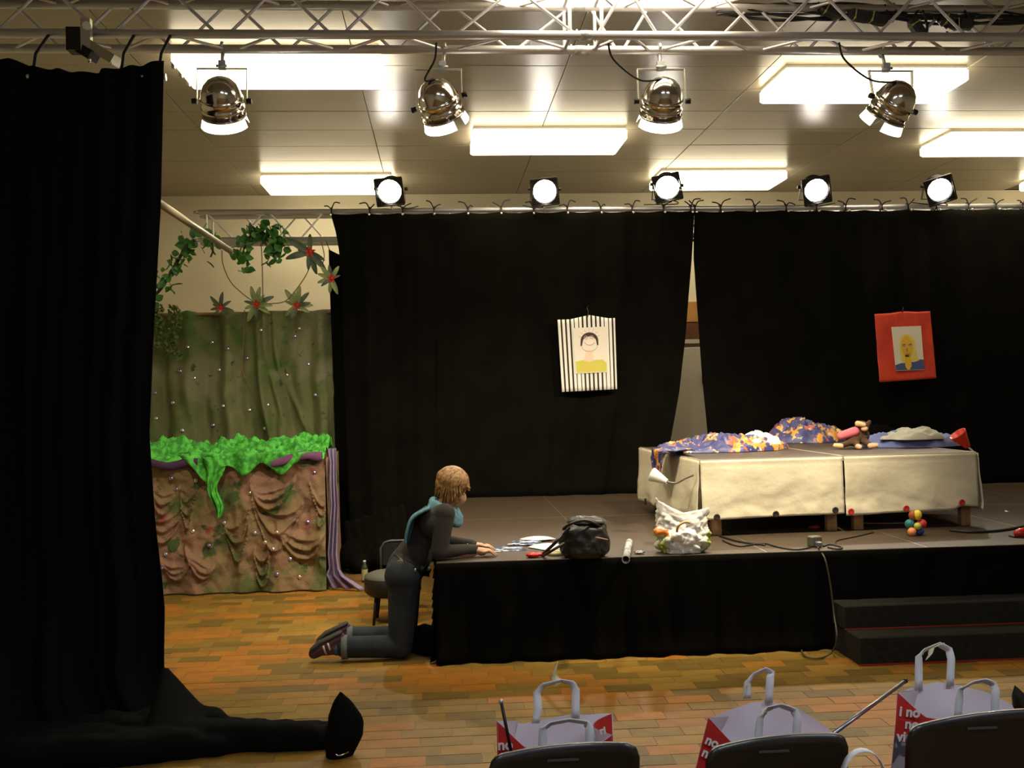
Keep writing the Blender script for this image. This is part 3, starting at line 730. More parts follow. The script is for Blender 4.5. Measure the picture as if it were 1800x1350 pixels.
pp_ = part('drawing_paper', pap, mat('cream_paper', (.85, .78, .68), .8), t)
o_ = .016; dm = [mat('ink_dark', (.06, .03, .03), .8), mat('skin_wash', (.86, .66, .5), .8), mat('yellow_green_wash', (.62, .62, .10), .8), mat('orange_wash', (.8, .5, .12), .8), mat('pencil_grey', (.45, .36, .33), .8), mat('cream_paper', (.85, .78, .68), .8), mat('pink_pencil', (.75, .4, .35), .8)]
d = MB()
d.mi = 1; d.poly([qq1(x, y, o_) for x, y in ((.36, .5), (.56, .5), (.58, .74), (.28, .74))][::-1])
d.mi = 2; d.poly([qq1(x, y, o_) for x, y in ((.03, .74), (.3, .70), (.45, .76), (.6, .72), (.85, .72), (.97, .8), (.97, .98), (.05, .98))][::-1])
d.mi = 3
for x in (.2, .33, .47, .6, .75): d.poly([qq1(a_, b_, o_+.001) for a_, b_ in ((x, .76), (x+.045, .76), (x+.055, .97), (x+.01, .97))][::-1])
d.mi = 0; n = 20; H0 = [(.47+.26*math.cos(PI+PI*k/n), .30-.19*math.sin(PI*k/n)) for k in range(n+1)]; H1 = [(.47+.20*math.cos(PI+PI*k/n), .32-.12*math.sin(PI*k/n)) for k in range(n+1)]
H0 = [(.20, .40)]+H0+[(.73, .40)]; H1 = [(.245, .40)]+H1+[(.69, .40)]
for k in range(len(H0)-1): d.poly([qq1(*H0[k], o_+.001), qq1(*H1[k], o_+.001), qq1(*H1[k+1], o_+.001), qq1(*H0[k+1], o_+.001)])
d.mi = 4
def stroke(q, pts, w_, o):
    for (x0, y0), (x1, y1) in zip(pts, pts[1:]):
        dx, dy = x1-x0, y1-y0; l = math.hypot(dx, dy) or 1; nx, ny = -dy/l*w_, dx/l*w_
        d.poly([q(x0-nx, y0-ny, o), q(x1-nx, y1-ny, o), q(x1+nx, y1+ny, o), q(x0+nx, y0+ny, o)][::-1])
for cx_ in (.37, .54): stroke(qq1, [(cx_+.055*math.cos(a_*PI/6), .22+.035*math.sin(a_*PI/6)) for a_ in range(13)], .007, o_+.002)
stroke(qq1, [(.24+.23*(1-math.cos(a_*PI/12)), .40+.13*math.sin(a_*PI/12)) for a_ in range(13)], .006, o_)
d.mi = 6; stroke(qq1, [(.32, .32), (.38, .37), (.47, .395), (.56, .38), (.62, .34)], .010, o_+.002)
d.mi = 4
for k in range(7): a_ = -PI*.1-PI*.8*k/6; stroke(qq1, [(.47+.24*math.cos(a_), .26+.17*math.sin(a_)), (.47+.33*math.cos(a_), .26+.24*math.sin(a_))], .004, o_)
part('drawn_portrait', d, dm, pp_)
part('hook', MB().tube(spline([q1(.52, -.02), PY(1034, 548, PYC), PY(1032, 542, PYC+.03), PY(1034, 538, PYC+.17)], 5), .005, 6), m_cable, t)
q2 = quad((1537, 552), (1635, 547), (1646, 665), (1546, 672), PYC); qq2 = quad((1565, 575), (1617, 573), (1623, 650), (1573, 652), PYC)
t = thing('hanging_picture', 'painting of a blonde yellow face mounted on a bright red cloth', 'picture', q2(.5, 1), group='pictures on the curtains')
def fq(u, v): 
    p_ = q2(u, v); p_.z += .012*(1-v)*max(0, 1-abs(u-.52)*4); p_.y += .008*fbm(u*4, v*4, 1); return p_
part('red_cloth', MB().grid(fq, 30, 30), mat('red_cloth', (.82, .075, .03), .7, col2=(.66, .05, .025), scale=4), t, solid=.003)
pp_ = part('painting_paper', MB().prism([qq2(0, 0, .02), qq2(1, 0, .02), qq2(1, 1, .02), qq2(0, 1, .02)][::-1], (0, -.002, 0)), mat('cream_paper2', (.88, .82, .66), .8), t)
d = MB(); o_ = .024
d.mi = 0; d.poly([qq2(x, y, o_) for x, y in ((.0, .87), (.25, .82), (.45, .84), (.6, .80), (.85, .76), (1, .77), (1, .99), (.0, .99))][::-1])
d.mi = 1; d.poly([qq2(x, y, o_+.001) for x, y in ((.22, .35), (.3, .22), (.47, .17), (.65, .22), (.74, .35), (.76, .55), (.8, .7), (.85, .78), (.65, .82), (.5, .8), (.25, .84), (.2, .6))][::-1])
d.mi = 2; d.poly(ell(qq2, .46, .46, .20, .24, o_+.002)[::-1]); d.poly([qq2(x, y, o_+.002) for x, y in ((.36, .6), (.56, .6), (.56, .9), (.49, .98), (.4, .98), (.34, .9))][::-1])
d.mi = 3
for cx_ in (.36, .57): stroke(qq2, [(cx_-.06, .43), (cx_, .405), (cx_+.06, .42)], .012, o_+.004)
d.mi = 4; d.poly(ell(qq2, .36, .45, .035, .018, o_+.004, 12)[::-1]); d.poly(ell(qq2, .57, .44, .035, .018, o_+.004, 12)[::-1])
d.mi = 5; d.poly(ell(qq2, .45, .635, .06, .02, o_+.004, 12)[::-1]); d.poly(ell(qq2, .45, .53, .03, .05, o_+.003, 12)[::-1])
part('painted_portrait', d, [mat('blue_wash', (.08, .11, .28), .8), mat('hair_yellow', (.84, .70, .16), .8), mat('face_yellow', (.90, .55, .05), .8), mat('brow_green', (.2, .18, .1), .8), mat('eye_grey', (.3, .34, .34), .8), mat('mouth_brown', (.6, .26, .08), .8)], pp_)
part('hook', MB().tube(spline([q2(.5, 0), PY(1587, 544, PYC), PY(1588, 540, PYC+.19)], 5), .005, 6), m_cable, t)

# ================================================================== LEAFY SET (left)
m_hess = patches('painted_hessian', (.23, .15, .07), [((.09, .11, .03), .50, .60, 3.0), ((.27, .15, .09), .50, .58, 1.8), ((.05, .08, .02), .60, .64, 6), ((.28, .07, .05), .68, .72, 4)], rough=.9, bump=.6)
m_olive = patches('painted_olive_cloth', (.16, .17, .07), [((.08, .14, .03), .50, .62, 3), ((.23, .22, .12), .50, .60, 2.2), ((.05, .07, .03), .64, .72, 14)], rough=.9, bump=.4)
GY = 8.62
gx0, gx1 = -3.02, PY(573, 900, GY).x; gz = 1.07
gt = thing('draped_puppet_table', 'high table draped in painted brown hessian with swags, below the leafy backdrop', 'table', ((gx0+gx1)/2, GY, 0))
part('tabletop', MB().bbox(((gx0+gx1)/2, GY+.55, gz-.02), (gx1-gx0-.04, 1.02, .03), .004), m_wood, gt)
for (lx, ly) in ((gx0+.1, GY+.12), (gx1-.1, GY+.12), (gx0+.1, GY+.98), (gx1-.1, GY+.98)):
    part('leg', MB().bbox((lx, ly, (gz-.04)/2), (.05, .05, gz-.04), .004), m_wood, gt)
# swags: each pinned at two points with U folds hanging between them
swags = [((262, 850), (315, 850), 45), ((262, 905), (325, 880), 50), ((315, 862), (345, 850), 60), ((440, 855), (520, 835), 42), ((440, 860), (530, 880), 85), ((545, 838), (572, 880), 55), ((395, 915), (445, 870), 80), ((490, 920), (572, 935), 45), ((445, 960), (480, 960), 60), ((330, 960), (380, 990), 30), ((280, 975), (340, 985), 30)]
SW = [(PY(*a_, GY), PY(*b_, GY), s_/1820*GY*1.0) for a_, b_, s_ in swags]
def hess_y(x, z):
    y = 0
    for a_, b_, s_ in SW:
        w_ = b_.x-a_.x
        if w_ <= 0: continue
        u = (x-a_.x)/w_
        if -.05 < u < 1.05:
            base = a_.z+(b_.z-a_.z)*u
            for k, (dp, am) in enumerate(((.35, .04), (.7, .06), (1.05, .065))):
                zc = base-s_*dp*(4*u*(1-u))-.01
                y -= am*math.exp(-((z-zc)/.022)**2)*max(0, math.sin(max(0, min(1, u))*PI))**.5*(1 if z <= zc else .6)
    return y
def fh(u, v):
    x = gx0+(gx1-gx0)*u; z = gz*(1-v)+.012
    if z > gz-.0: z = gz
    y = GY+hess_y(x+.03*N(x*4, z*4, 1), z+.02*fbm(x*4, z*4, 9))-.02*math.sin(u*40+N(u*9, v*3)*3)*min(1, v*2)-.05*fbm(x*4, z*4, 3)-.012*(1-abs(fbm(x*5, z*4, 5)))**4-.07*v*v
    return (x, y, z)
hs = part('hessian_drape', MB().grid(fh, 260, 150), m_hess, gt, solid=.004)
part('hessian_side', MB().grid(lambda u, v: (gx1+.01-.015*math.sin(u*14)*v+.02*v, GY-.02+u*1.04, gz*(1-v)+.012), 40, 20), m_hess, gt, solid=.004)
# backdrop
DY = 9.98
gx2 = PY(640, 600, DY).x
bd = thing('leafy_backdrop_cloth', 'olive-green painted backdrop cloth with deep vertical folds', 'backdrop', ((gx0+gx2)/2, DY, 1.0))
zt_ = PY(420, 545, DY).z
def fd(u, v):
    x = gx0+(gx2-gx0)*u; z = zt_*(1-v)+.75*v-.02*abs(math.sin(u*22))*(1-v)
    pin = PY(436, 640, DY).x; sw = .0
    y = DY-.055*math.sin(x*15+2.2*N(x*2, z*1.5))-.02*math.sin(x*37+2*N(x*3, z*2, 5))-.07*fbm(x*2.4, z*1.1, 8)
    # the swag on the right of the pin
    for k in range(3):
        xq = pin+.10+(.12+.13*k)*max(0, (2.1-z))**1.5+.08*k; y -= .045*math.exp(-((x-xq)/.03)**2)*(1 if x > pin else 0)
    return (x, y, z)
bdc = part('cloth', MB().grid(fd, 240, 60), m_olive, bd, solid=.004)
rod('top_rail', (gx0, DY+.03, zt_-.03), (gx2, DY+.03, zt_-.03), .015, m_wood, bd)
for xx in (gx0+.1, gx2-.1): rod('upright', (xx, DY+.08, 0), (xx, DY+.08, zt_-.02), .02, m_wood, bd)
# mirror discs
disc = {}
for nm, cl in (('silver', (.55, .62, .75)), ('pale', (.8, .62, .45)), ('lilac', (.4, .3, .55))):
    disc[nm] = MB().lathe([(.0005, .004), (.014, .003), (.019, 0), (.014, -.003), (.0005, -.004)], 12, cap=False).mesh('mirror_disc', mat('disc_'+nm, cl, .15, .8))
qf = V((0, 0, 1)).rotation_difference(V((0, -1, .25)))
def bdpos(px, py):
    for _ in range(1): p_ = PY(px, py, DY)
    x, z = p_.x, p_.z; u = (x-gx0)/(gx2-gx0); v = (zt_-z)/(zt_-.75); return V(fd(u, v))+V((0, -.012, 0))
for i, (x, y) in enumerate([(463, 580), (525, 575), (517, 590), (403, 612), (370, 598), (384, 648), (343, 663), (435, 627), (541, 637), (503, 657), (555, 692), (316, 650), (395, 713), (439, 719), (473, 710), (373, 746), (467, 752), (323, 756), (322, 755), (273, 690), (296, 575), (332, 610), (303, 706), (262, 730), (275, 735)]):
    inst('mirror_disc', disc[('silver', 'pale', 'silver', 'lilac')[i % 4]], bdpos(x, y), bd, qf, 1.0)
def hpos(px, py):
    p_ = PY(px, py, GY); u = (p_.x-gx0)/(gx1-gx0); v = 1-(p_.z-.012)/gz; return V(fh(u, v))+V((0, -.014, 0))
for i, (x, y) in enumerate([(553, 830), (369, 843), (345, 845), (310, 860), (440, 866), (396, 918), (541, 917), (491, 932), (484, 961), (370, 957), (342, 932), (295, 972), (490, 1006), (528, 1012), (450, 935), (289, 995), (470, 950), (512, 980), (302, 840), (345, 843)]):
    inst('mirror_disc', disc[('lilac', 'pale', 'silver')[i % 3]], hpos(x, y), gt, qf, .9)
# cloths over the table
m_net = mat('bright_green_net', (.10, .55, .06), .75, col2=(.03, .24, .02), scale=22, bump=.6, bscale=40)
gn = thing('green_netting', 'bright green crumpled netting spread along the draped table top', 'netting', ((gx0+gx1)/2, GY+.3, gz))
def fn(u, v):
    x = gx0+.05+(gx1-.02-gx0)*u*.985; y = GY-.05+v*.85; 
    h_ = .02+.15*abs(fbm(x*4.5, y*5, 2))+.03*abs(fbm(x*15, y*15, 5))+.06*math.exp(-((v-.55)/.3)**2)
    e = min(1, v*8, (1-v)*6)
    return (x, y+.03*fbm(x*9, y*3, 6), gz+.008+h_*e+.0)
part('net', MB().grid(fn, 220, 50), m_net, gn, solid=.003)
def fdrop(u, v):
    xa_ = PY(372, 860, GY-.1).x; wd = interp([(0, .18), (.25, .12), (.45, .07), (.8, .07), (1, .01)], v)
    return (xa_+wd*(u-.5)*2*.6+.05*v+.02*math.sin(v*9), GY-.10-.05*math.sin(u*PI)+.02*math.sin(u*15+v*5), gz+.05-.80*v*.62)
part('hanging_tail', MB().grid(fdrop, 16, 30), m_net, gn, solid=.003)
def fdrop2(u, v):
    xa_ = PY(435, 800, GY-.08).x; return (xa_+(u-.5)*(1.1-.3*v), GY-.085-.03*math.sin(u*30), gz+.07-(.13+.05*math.sin(u*17)+.06*math.exp(-((u-.15)/.12)**2))*v)
part('hanging_edge', MB().grid(fdrop2, 90, 8), m_net, gn, solid=.003)
m_purp = mat('purple_cloth', (.13, .05, .14), .8, col2=(.18, .06, .16), scale=6); m_dpur = mat('dark_purple_cloth', (.05, .02, .06), .8)
def band(x0, x1, seed, y0=-.075):
    def f(u, v):
        a_ = v*2*PI; x = x0+(x1-x0)*u; r = .035*(1+.3*N(u*6, 0, seed)); return (x, GY+y0+r*.7*math.cos(a_), gz-.005+r*math.sin(a_)+.015*math.sin(u*8+seed)+(.05*u if seed > 2 else 0))
    return MB().grid(f, 50, 12)
solo('purple_cloth_roll', band(PY(258, 812, GY).x, PY(352, 806, GY).x, 1), m_dpur, PY(300, 812, GY-.07), 'dark purple cloth edge under the netting at the left end of the draped table', 'cloth')
solo('purple_cloth_roll', band(PY(470, 803, GY).x, PY(568, 800, GY).x, 3), m_purp, PY(520, 800, GY-.07), 'plum cloth edge under the netting at the right end of the draped table', 'cloth')
m_tulle = mat('lilac_tulle', (.27, .20, .32), .85, col2=(.21, .17, .30), scale=8, bump=.4, bscale=60)
def ft_(u, v):
    px = interp([(0, 577), (.1, 583), (.4, 588), (.75, 584), (.9, 588), (1, 612)], v)+(u-.5)*interp([(0, 20), (.1, 13), (.6, 17), (.85, 20), (1, 60)], v)
    z = 1.13*(1-v)+.015; p_ = PY(px, 900, GY-.02); return (p_.x, GY-.03+.03*math.sin(u*16+v*4)-.12*v*v*u+(.3*(1-v)**6), z)
solo('tulle_drape', MB().grid(ft_, 30, 60), m_tulle, PY(580, 1015, GY), 'lilac tulle hanging down the right edge of the draped table to the floor', 'cloth', solid=.003)

# ---- foliage
m_leaf = mat('ivy_green', (.05, .19, .03), .5, col2=(.03, .11, .03), scale=10); m_stem = mat('dark_stem', (.03, .04, .03), .8); m_vine = mat('brown_twine', (.22, .13, .06), .9)
m_strap = mat('strap_leaf_green', (.16, .26, .07), .5, col2=(.30, .34, .14), scale=14); m_dstrap = mat('dark_strap_leaf', (.05, .09, .04), .5, col2=(.09, .12, .07), scale=14); m_redb = mat('red_bract', (.5, .025, .015), .5)
def leaf_mesh(w_, l_, m, name='leaf'):
    mb = MB()
    def f(u, v):
        wd = w_*math.sin(PI*min(1, v*.94+.06))**.8*(1.15-.5*v); return ((u-.5)*wd, l_*v, .02*l_/.06*(abs(u-.5)*.6)-.15*l_*v*v)
    return mb.grid(f, 4, 6).mesh(name, m)
ivy = [leaf_mesh(.070, .078, m_leaf), leaf_mesh(.055, .068, mat('ivy_light_green', (.08, .26, .04), .5, col2=(.05, .17, .03), scale=10))]
rr = random.Random(11)
def rquat(r_): return Quaternion((r_.uniform(-1, 1), r_.uniform(-1, 1), r_.uniform(-1, 1), r_.uniform(-1, 1))).normalized()
def garland(label, px_pts, Y, n, spread, name='ivy_garland', stem=.008, sc=(.8, 1.25)):
    pts = [PY(x, y, Y) for x, y in px_pts]; t = thing(name, label, 'garland', pts[0]); pp = spline(pts, 6)
    part('stem', MB().tube(pp, stem, 7), m_stem, t)
    for k in range(n):
        p_ = pp[rr.randrange(len(pp))]+V((rr.uniform(-1, 1), rr.uniform(-1, 1)*.6, rr.uniform(-1, 1)))*spread
        inst('leaf', ivy[k % 2], p_, t, rquat(rr), rr.uniform(*sc))
    return t
VY = 9.35
garland('ivy garland on a dark stem climbing from the left black curtain to the truss end', [(262, 530), (285, 505), (300, 480), (315, 455), (328, 432), (343, 422)], VY, 70, .075, stem=.014)
garland('short ivy sprig hanging under the end of the rear truss, beside the slanting pipe', [(368, 405), (372, 420), (374, 440), (370, 452)], VY, 16, .05)
garland('dense bright ivy garland looped over the lower tube of the rear truss', [(425, 462), (428, 440), (440, 415), (452, 408), (468, 415), (482, 412), (490, 425), (488, 440), (480, 450)], BY-.14, 130, .085, sc=(.9, 1.3))
# hanging strands of tiny leaves over the olive backdrop
for (pts, lab) in (([(275, 538), (278, 570), (283, 610)], 'strand of tiny leaves hanging over the olive backdrop next to the left curtain'), ([(306, 540), (308, 570), (300, 600), (312, 628)], 'second strand of tiny leaves over the olive backdrop')):
    P_ = spline([PY(x, y, DY-.18) for x, y in pts], 14); mb = MB(); sm = []
    for p_ in P_:
        for q in range(6):
            c = p_+V((rr.uniform(-.055, .055), rr.uniform(-.03, .03), rr.uniform(-.02, .02))); R = rquat(rr).to_matrix()
            mb.poly([c+R @ V(a_) for a_ in ((-.014, 0, 0), (0, -.02, .004), (.014, 0, 0), (0, .022, .003))])
    t = thing('leaf_strand', lab, 'garland', P_[0]); part('stem', MB().tube(P_, .004, 6), m_stem, t)
    part('small_leaves', mb, mat('small_leaf_green', (.10, .15, .03), .6), t, kind='stuff')
# bromeliads
def strap_mesh(l_, w_, m):
    def f(u, v): 
        wd = w_*(math.sin(PI*(v*.85+.12))**.6); return ((u-.5)*wd, l_*(v-.10*v*v), l_*(.25*v*v-.45*v**3)+.3*wd*abs(u-.5))
    return MB().grid(f, 2, 8).mesh('leaf', m)
strapL = strap_mesh(.18, .050, m_strap); strapD = strap_mesh(.18, .046, m_dstrap); bract = strap_mesh(.055, .022, m_redb)
def bromeliad(label, px, py, Y, s, angs, dark=False, hang=None):
    c = PY(px, py, Y); t = thing('bromeliad', label, 'plant', c); 
    part('heart', MB().sphere(c, (.022*s, .022*s, .025*s), 10, 6), m_redb, t)
    for k, (a_, ln) in enumerate(angs):
        d = V((math.cos(a_), -.35+.3*((k*37) % 5)/4, math.sin(a_))).normalized()
        Z = V((0, -1, 0)); X = d.cross(Z).normalized(); Z = X.cross(d); q = Matrix((X, d, Z)).transposed().to_quaternion()
        inst('leaf', strapD if (dark or k % 3 == 2) else strapL, c, t, q, ln*s)
    for k in range(5):
        a_ = k*1.25+.3; d = V((math.cos(a_), -.6, math.sin(a_))).normalized(); Z = V((0, -1, 0)); X = d.cross(Z).normalized(); Z = X.cross(d)
        inst('bract', bract, c, t, Matrix((X, d, Z)).transposed().to_quaternion(), s)
    return t
D_ = math.radians
bromeliad('dark-leaved bromeliad with red heart, leftmost on the top edge of the olive backdrop', 388, 541, DY-.2, .85, [(D_(x), l) for x, l in ((130, 1), (82, 1.05), (35, .8), (-15, .9), (190, .7), (-60, .6), (230, .7), (155, .6))], True)
bromeliad('pale-leaved bromeliad with red heart, middle of three on the olive backdrop edge', 451, 535, DY-.2, 1, [(D_(x), l) for x, l in ((105, 1.05), (78, 1.0), (25, 1.05), (-5, .9), (-35, .9), (165, .7), (200, .7), (240, 1.1), (270, .9), (50, .7))])
bromeliad('bromeliad with large red heart, rightmost on the olive backdrop edge', 522, 537, DY-.2, 1, [(D_(x), l) for x, l in ((125, 1.1), (80, 1.1), (48, 1.0), (100, .8), (160, .7), (10, .8), (-30, .8), (220, .9), (250, 1), (0, .9))])
bromeliad('large red-centred bromeliad hanging below the rear truss', 545, 443, BY-.2, 1.15, [(D_(x), l) for x, l in ((150, 1.25), (195, 1.2), (90, .9), (-50, 1.15), (-75, 1.1), (-95, .9), (170, .6), (-30, .8))], True)
bromeliad('bromeliad with red heart against the left edge of the wide black curtain', 583, 490, CY-.25, 1.0, [(D_(x), l) for x, l in ((160, .8), (195, .8), (100, .8), (130, .9), (60, .8), (20, .5), (-70, .9), (-100, .8), (215, .7))])
# twines
for i, (pts, lab) in enumerate((([(390, 440), (392, 465), (405, 495), (425, 515), (445, 530)], 'brown twine from the truss end to the middle bromeliad'), ([(459, 425), (461, 470), (462, 525)], 'straight brown twine hanging from the ivy loop'),
                 ([(543, 465), (540, 480), (520, 510), (500, 530), (472, 534)], 'brown twine between the hanging bromeliad and the middle bromeliad'), ([(565, 425), (570, 450), (566, 465)], 'short twine hanging from the truss beside the black curtain'), ([(430, 545), (428, 600), (426, 650), (440, 680)], 'orange-brown twine hanging down over the olive backdrop'))):
    solo('twine', MB().tube(spline([PY(x, y, (BY-.22) if i < 4 else DY-.15) for x, y in pts], 6), .005, 6), m_vine, PY(*pts[0], BY-.22), lab, 'twine')

# ================================================================== THINGS ON THE STAGE
def sp3(px, py, z=SZ): return PZ(px, py, z)
def sheet(c, w_, l_, a_, z, bend=.01):
    R = Matrix.Rotation(a_, 3, 'Z')
    def f(u, v): 
        p_ = R @ V(((u-.5)*w_, (v-.5)*l_, 0)); return (c.x+p_.x, c.y+p_.y, z+.002+bend*math.sin(u*PI)*v)
    return MB().grid(f, 8, 8)
m_pap = mat('printed_paper', (.72, .70, .68), .6); m_blueprint = patches('blue_printed_paper', (.6, .62, .66), [((.07, .10, .22), .48, .50, 14), ((.03, .03, .05), .58, .6, 18)], rough=.35, bump=0)
for (x, y, w_, l_, a_, dz_, m_, lab) in ((893, 966, .21, .15, .15, 0, m_blueprint, 'blue printed magazine nearest the hands on the stage edge'), (922, 957, .20, .15, -.3, .006, m_blueprint, 'blue and white leaflet in the middle of the papers'),
        (945, 951, .21, .12, .35, .012, m_pap, 'white folded sheet at the back of the papers'), (968, 963, .22, .2, .6, .004, m_pap, 'blank white sheet beside the black handbag')):
    c = sp3(x, y); solo('paper_sheet', sheet(c, w_, l_, a_, SZ+dz_), m_, (c.x, c.y, SZ+dz_), lab, 'paper', group='papers on the stage edge', solid=.003)
c = sp3(978, 975); solo('tape_roll', MB().lathe([(.05, .001), (.062, .001), (.062, .022), (.05, .022), (.05, .001)], 28, Matrix.Translation(c), cap=False), mat('cream_tape', (.6, .55, .3), .4), c, 'pale roll of tape lying beside the black handbag', 'tape')
# handbag
hb_c = sp3(1032, 984); hb_c.y += .10; hbg = thing('handbag', 'slouchy black leather handbag on the stage edge', 'handbag', (hb_c.x, hb_c.y, SZ))
m_leather = mat('black_leather', (.012, .012, .009), .42, bump=.5, bscale=18)
def fhb(u, v):
    a_ = u*2*PI; wd = interp([(0, .115), (.15, .145), (.5, .15), (.8, .13), (1, .085)], v)
    z = v*interp([(0, .235), (.25, .25), (.5, .20), (.75, .24), (1, .235)], u)
    k = 1+.13*fbm(math.cos(a_)*2, math.sin(a_)*2+v*3, 3)-.05*(1-abs(fbm(math.cos(a_)*4, math.sin(a_)*4+v*5, 8)))**4; z *= .93+.05*math.sin(a_*2+1)
    return (hb_c.x+wd*k*math.cos(a_), hb_c.y+wd*.72*k*math.sin(a_), SZ+z+.002)
part('body', MB().grid(fhb, 64, 26), m_leather, hbg, solid=.006)
part('top_flap', heap(hb_c.x+.01, hb_c.y, SZ+.205, .12, .085, .05, 4.4), m_leather, hbg)
part('zip_pocket', MB().tube([PY(1047, 945, hb_c.y-.13), PY(1068, 949, hb_c.y-.10)], .006, 6), mat('worn_zip', (.25, .16, .10), .5), hbg)
part('strap', MB().tube(spline([PY(1000, 926, hb_c.y-.05), PY(990, 937, hb_c.y-.08), PY(975, 955, hb_c.y-.12), sp3(953, 975, SZ+.01)], 8), .010, 8).tube(spline([PY(992, 955, hb_c.y-.1), PY(970, 968, hb_c.y-.12), sp3(955, 977, SZ+.01)], 8), .009, 8), m_leather, hbg)
part('handle', MB().tube(spline([PY(990, 930, hb_c.y-.06), PY(1005, 920, hb_c.y-.1), PY(1030, 915, hb_c.y-.1), PY(1055, 925, hb_c.y-.06)], 8), .009, 8), m_leather, hbg)
rc = sp3(937, 980); t = thing('red_purse', 'small shiny red purse at the end of the black handbag strap', 'purse', rc)
part('pouch', MB().sphere(rc+V((0, 0, .016)), (.045, .03, .016), 16, 8), mat('shiny_red', (.55, .02, .015), .2), t); part('tab', MB().capsule(rc+V((.035, 0, .015)), rc+V((.065, .015, .015)), .012, .008), mat('shiny_red', (.55, .02, .015), .2), t)
a = sp3(1100, 984, SZ+.022); b = sp3(1106, 953, SZ+.022)
t = thing('cardboard_tube', 'grey cardboard tube lying across the stage edge beside the handbag', 'tube', sp3(1100, 980))
def ftu(u, v):
    d = (b-a); n1 = V((d.y, -d.x, 0)).normalized(); return a+d*v+(n1*math.cos(u*2*PI)+V((0, 0, 1))*math.sin(u*2*PI))*.021
part('wall', MB().grid(ftu, 20, 2), patches('marbled_grey', (.42, .42, .42), [((.2, .2, .22), .52, .56, 20)], bump=0), t, solid=.004)
c = sp3(1124, 974); t = thing('buckle', 'small silver buckle lying between the tube and the plastic bag', 'buckle', c)
part('frame', MB().tube([c+V((.028*math.cos(k*PI/8), .022*math.sin(k*PI/8), .012)) for k in range(17)], .006, 8), m_chrome, t)
part('pin', MB().tube([c+V((-.026, 0, .012)), c+V((.026, 0, .014))], .004, 8).box(c+V((0, .0, .006)), (.03, .012, .008)), m_blackmetal, t)
# plastic bag
pc = sp3(1208, 975); pc.y += .11; pb = thing('plastic_bag', 'white plastic carrier bag with green and orange print, on the stage edge', 'bag', pc)
m_poly = mat('white_polythene', (.82, .80, .74), .35, bump=.5, bscale=14); m_grn = patches('green_print_polythene', (.35, .45, .04), [((.6, .62, .5), .5, .56, 14), ((.1, .25, .02), .56, .60, 18)], rough=.35, bump=.3); m_orn = mat('orange_print', (.75, .22, .03), .35)
def fpb(u, v):
    a_ = u*2*PI; ca = math.cos(a_); sa = math.sin(a_)
    wd = interp([(0, .13), (.12, .165), (.4, .17), (.62, .155), (1, .165)], v)*(1+.07*fbm(ca*2, sa*2+v*4, 5)); dp = interp([(0, .10), (.3, .12), (.7, .07), (1, .03)], v)
    zt = interp([(0, .27), (.25, .23), (.38, .26), (.5, .335), (.62, .30), (.75, .24), (1, .27)], u)
    cr = (.030*fbm(ca*3, sa*3+v*3, v*6)-.022*(1-abs(fbm(ca*2.5+v*2, sa*2.5, v*5+4)))**5)*min(1, (1.05-v)*2)
    return (pc.x+(wd+cr)*ca, pc.y+(dp+cr)*sa, pc.z+.003+v*zt)
def mpb(u, v):
    a_ = u*2*PI; ca = math.cos(a_)
    if v < .48 and abs(ca) > .80-.25*math.sin(v*6): return 2 if (ca < 0 and v > .34) else 1
    return 0
part('bag_body', MB().grid(fpb, 80, 34, mf=mpb), [m_poly, m_grn, m_orn], pb, solid=.0015)
part('handle_hole', MB().tube(spline([PY(1190, 935, pc.y-.12), PY(1192, 925, pc.y-.13), PY(1203, 918, pc.y-.13), PY(1212, 919, pc.y-.12)], 6), .008, 6), mat('tan_rim', (.62, .42, .16), .5), pb)
part('contents', heap(pc.x, pc.y, pc.z+.0, .13, .09, .2, 2.9), m_poly, pb)
# adapter and cables
c = sp3(1435, 962); t = thing('power_adapter', 'grey power adapter block at the stage edge with cables', 'adapter', c)
part('block', MB().bbox(c+V((0, .03, .034)), (.075, .06, .064), .006, Matrix.Rotation(.3, 3, 'Z')), mat('grey_green_plastic', (.10, .10, .07), .5), t)
part('plug', MB().bbox(c+V((.01, -.01, .02)), (.04, .04, .035), .006), mat('grey_metal_plug', (.2, .2, .2), .4, .5), t)
def stcable(pts, r, lab, m=m_cable, z=SZ):
    P_ = spline([sp3(x, y, z+r+.001) for x, y in pts], 7); solo('cable', MB().tube(P_, r, 7), m, P_[0], lab, 'cable', group='cables on the stage')
stcable([(1447, 960), (1460, 957), (1480, 962), (1473, 965), (1455, 962)], .005, 'short looped black cable at the power adapter')
stcable([(1468, 958), (1472, 950), (1500, 944), (1535, 936)], .004, 'thin black cable running from the adapter under the right table')
stcable([(1425, 962), (1400, 966), (1370, 962), (1340, 955), (1300, 960), (1270, 950)], .005, 'black cable snaking from the adapter towards the plastic bag')
stcable([(1265, 942), (1300, 952), (1345, 958)], .006, 'thick black cable piece behind the plastic bag')
stcable([(1505, 919), (1550, 920), (1602, 919)], .005, 'white cable on the stage under the right table', m_wht)
stcable([(1670, 932), (1710, 935), (1760, 932), (1815, 922)], .009, 'thick black cable at the right side of the stage')
P_ = [sp3(1438, 962, SZ+.02), PY(1441, 968, SYF+.02), PY(1451, 985, SYF-.06), PY(1460, 1030, SYF-.07), PY(1466, 1080, SYF-.09), PY(1471, 1120, SYF-.2)]
P_ += [PZ(1462, 1146, .01), PZ(1440, 1157, .01), PZ(1415, 1153, .01), PZ(1409, 1135, .01), PZ(1422, 1118, .01)]
solo('cable', MB().tube(spline(P_, 8), .005, 7), mat('olive_cable', (.09, .08, .04), .5), P_[0], 'olive cable hanging from the adapter down the stage front onto the floor', 'cable')
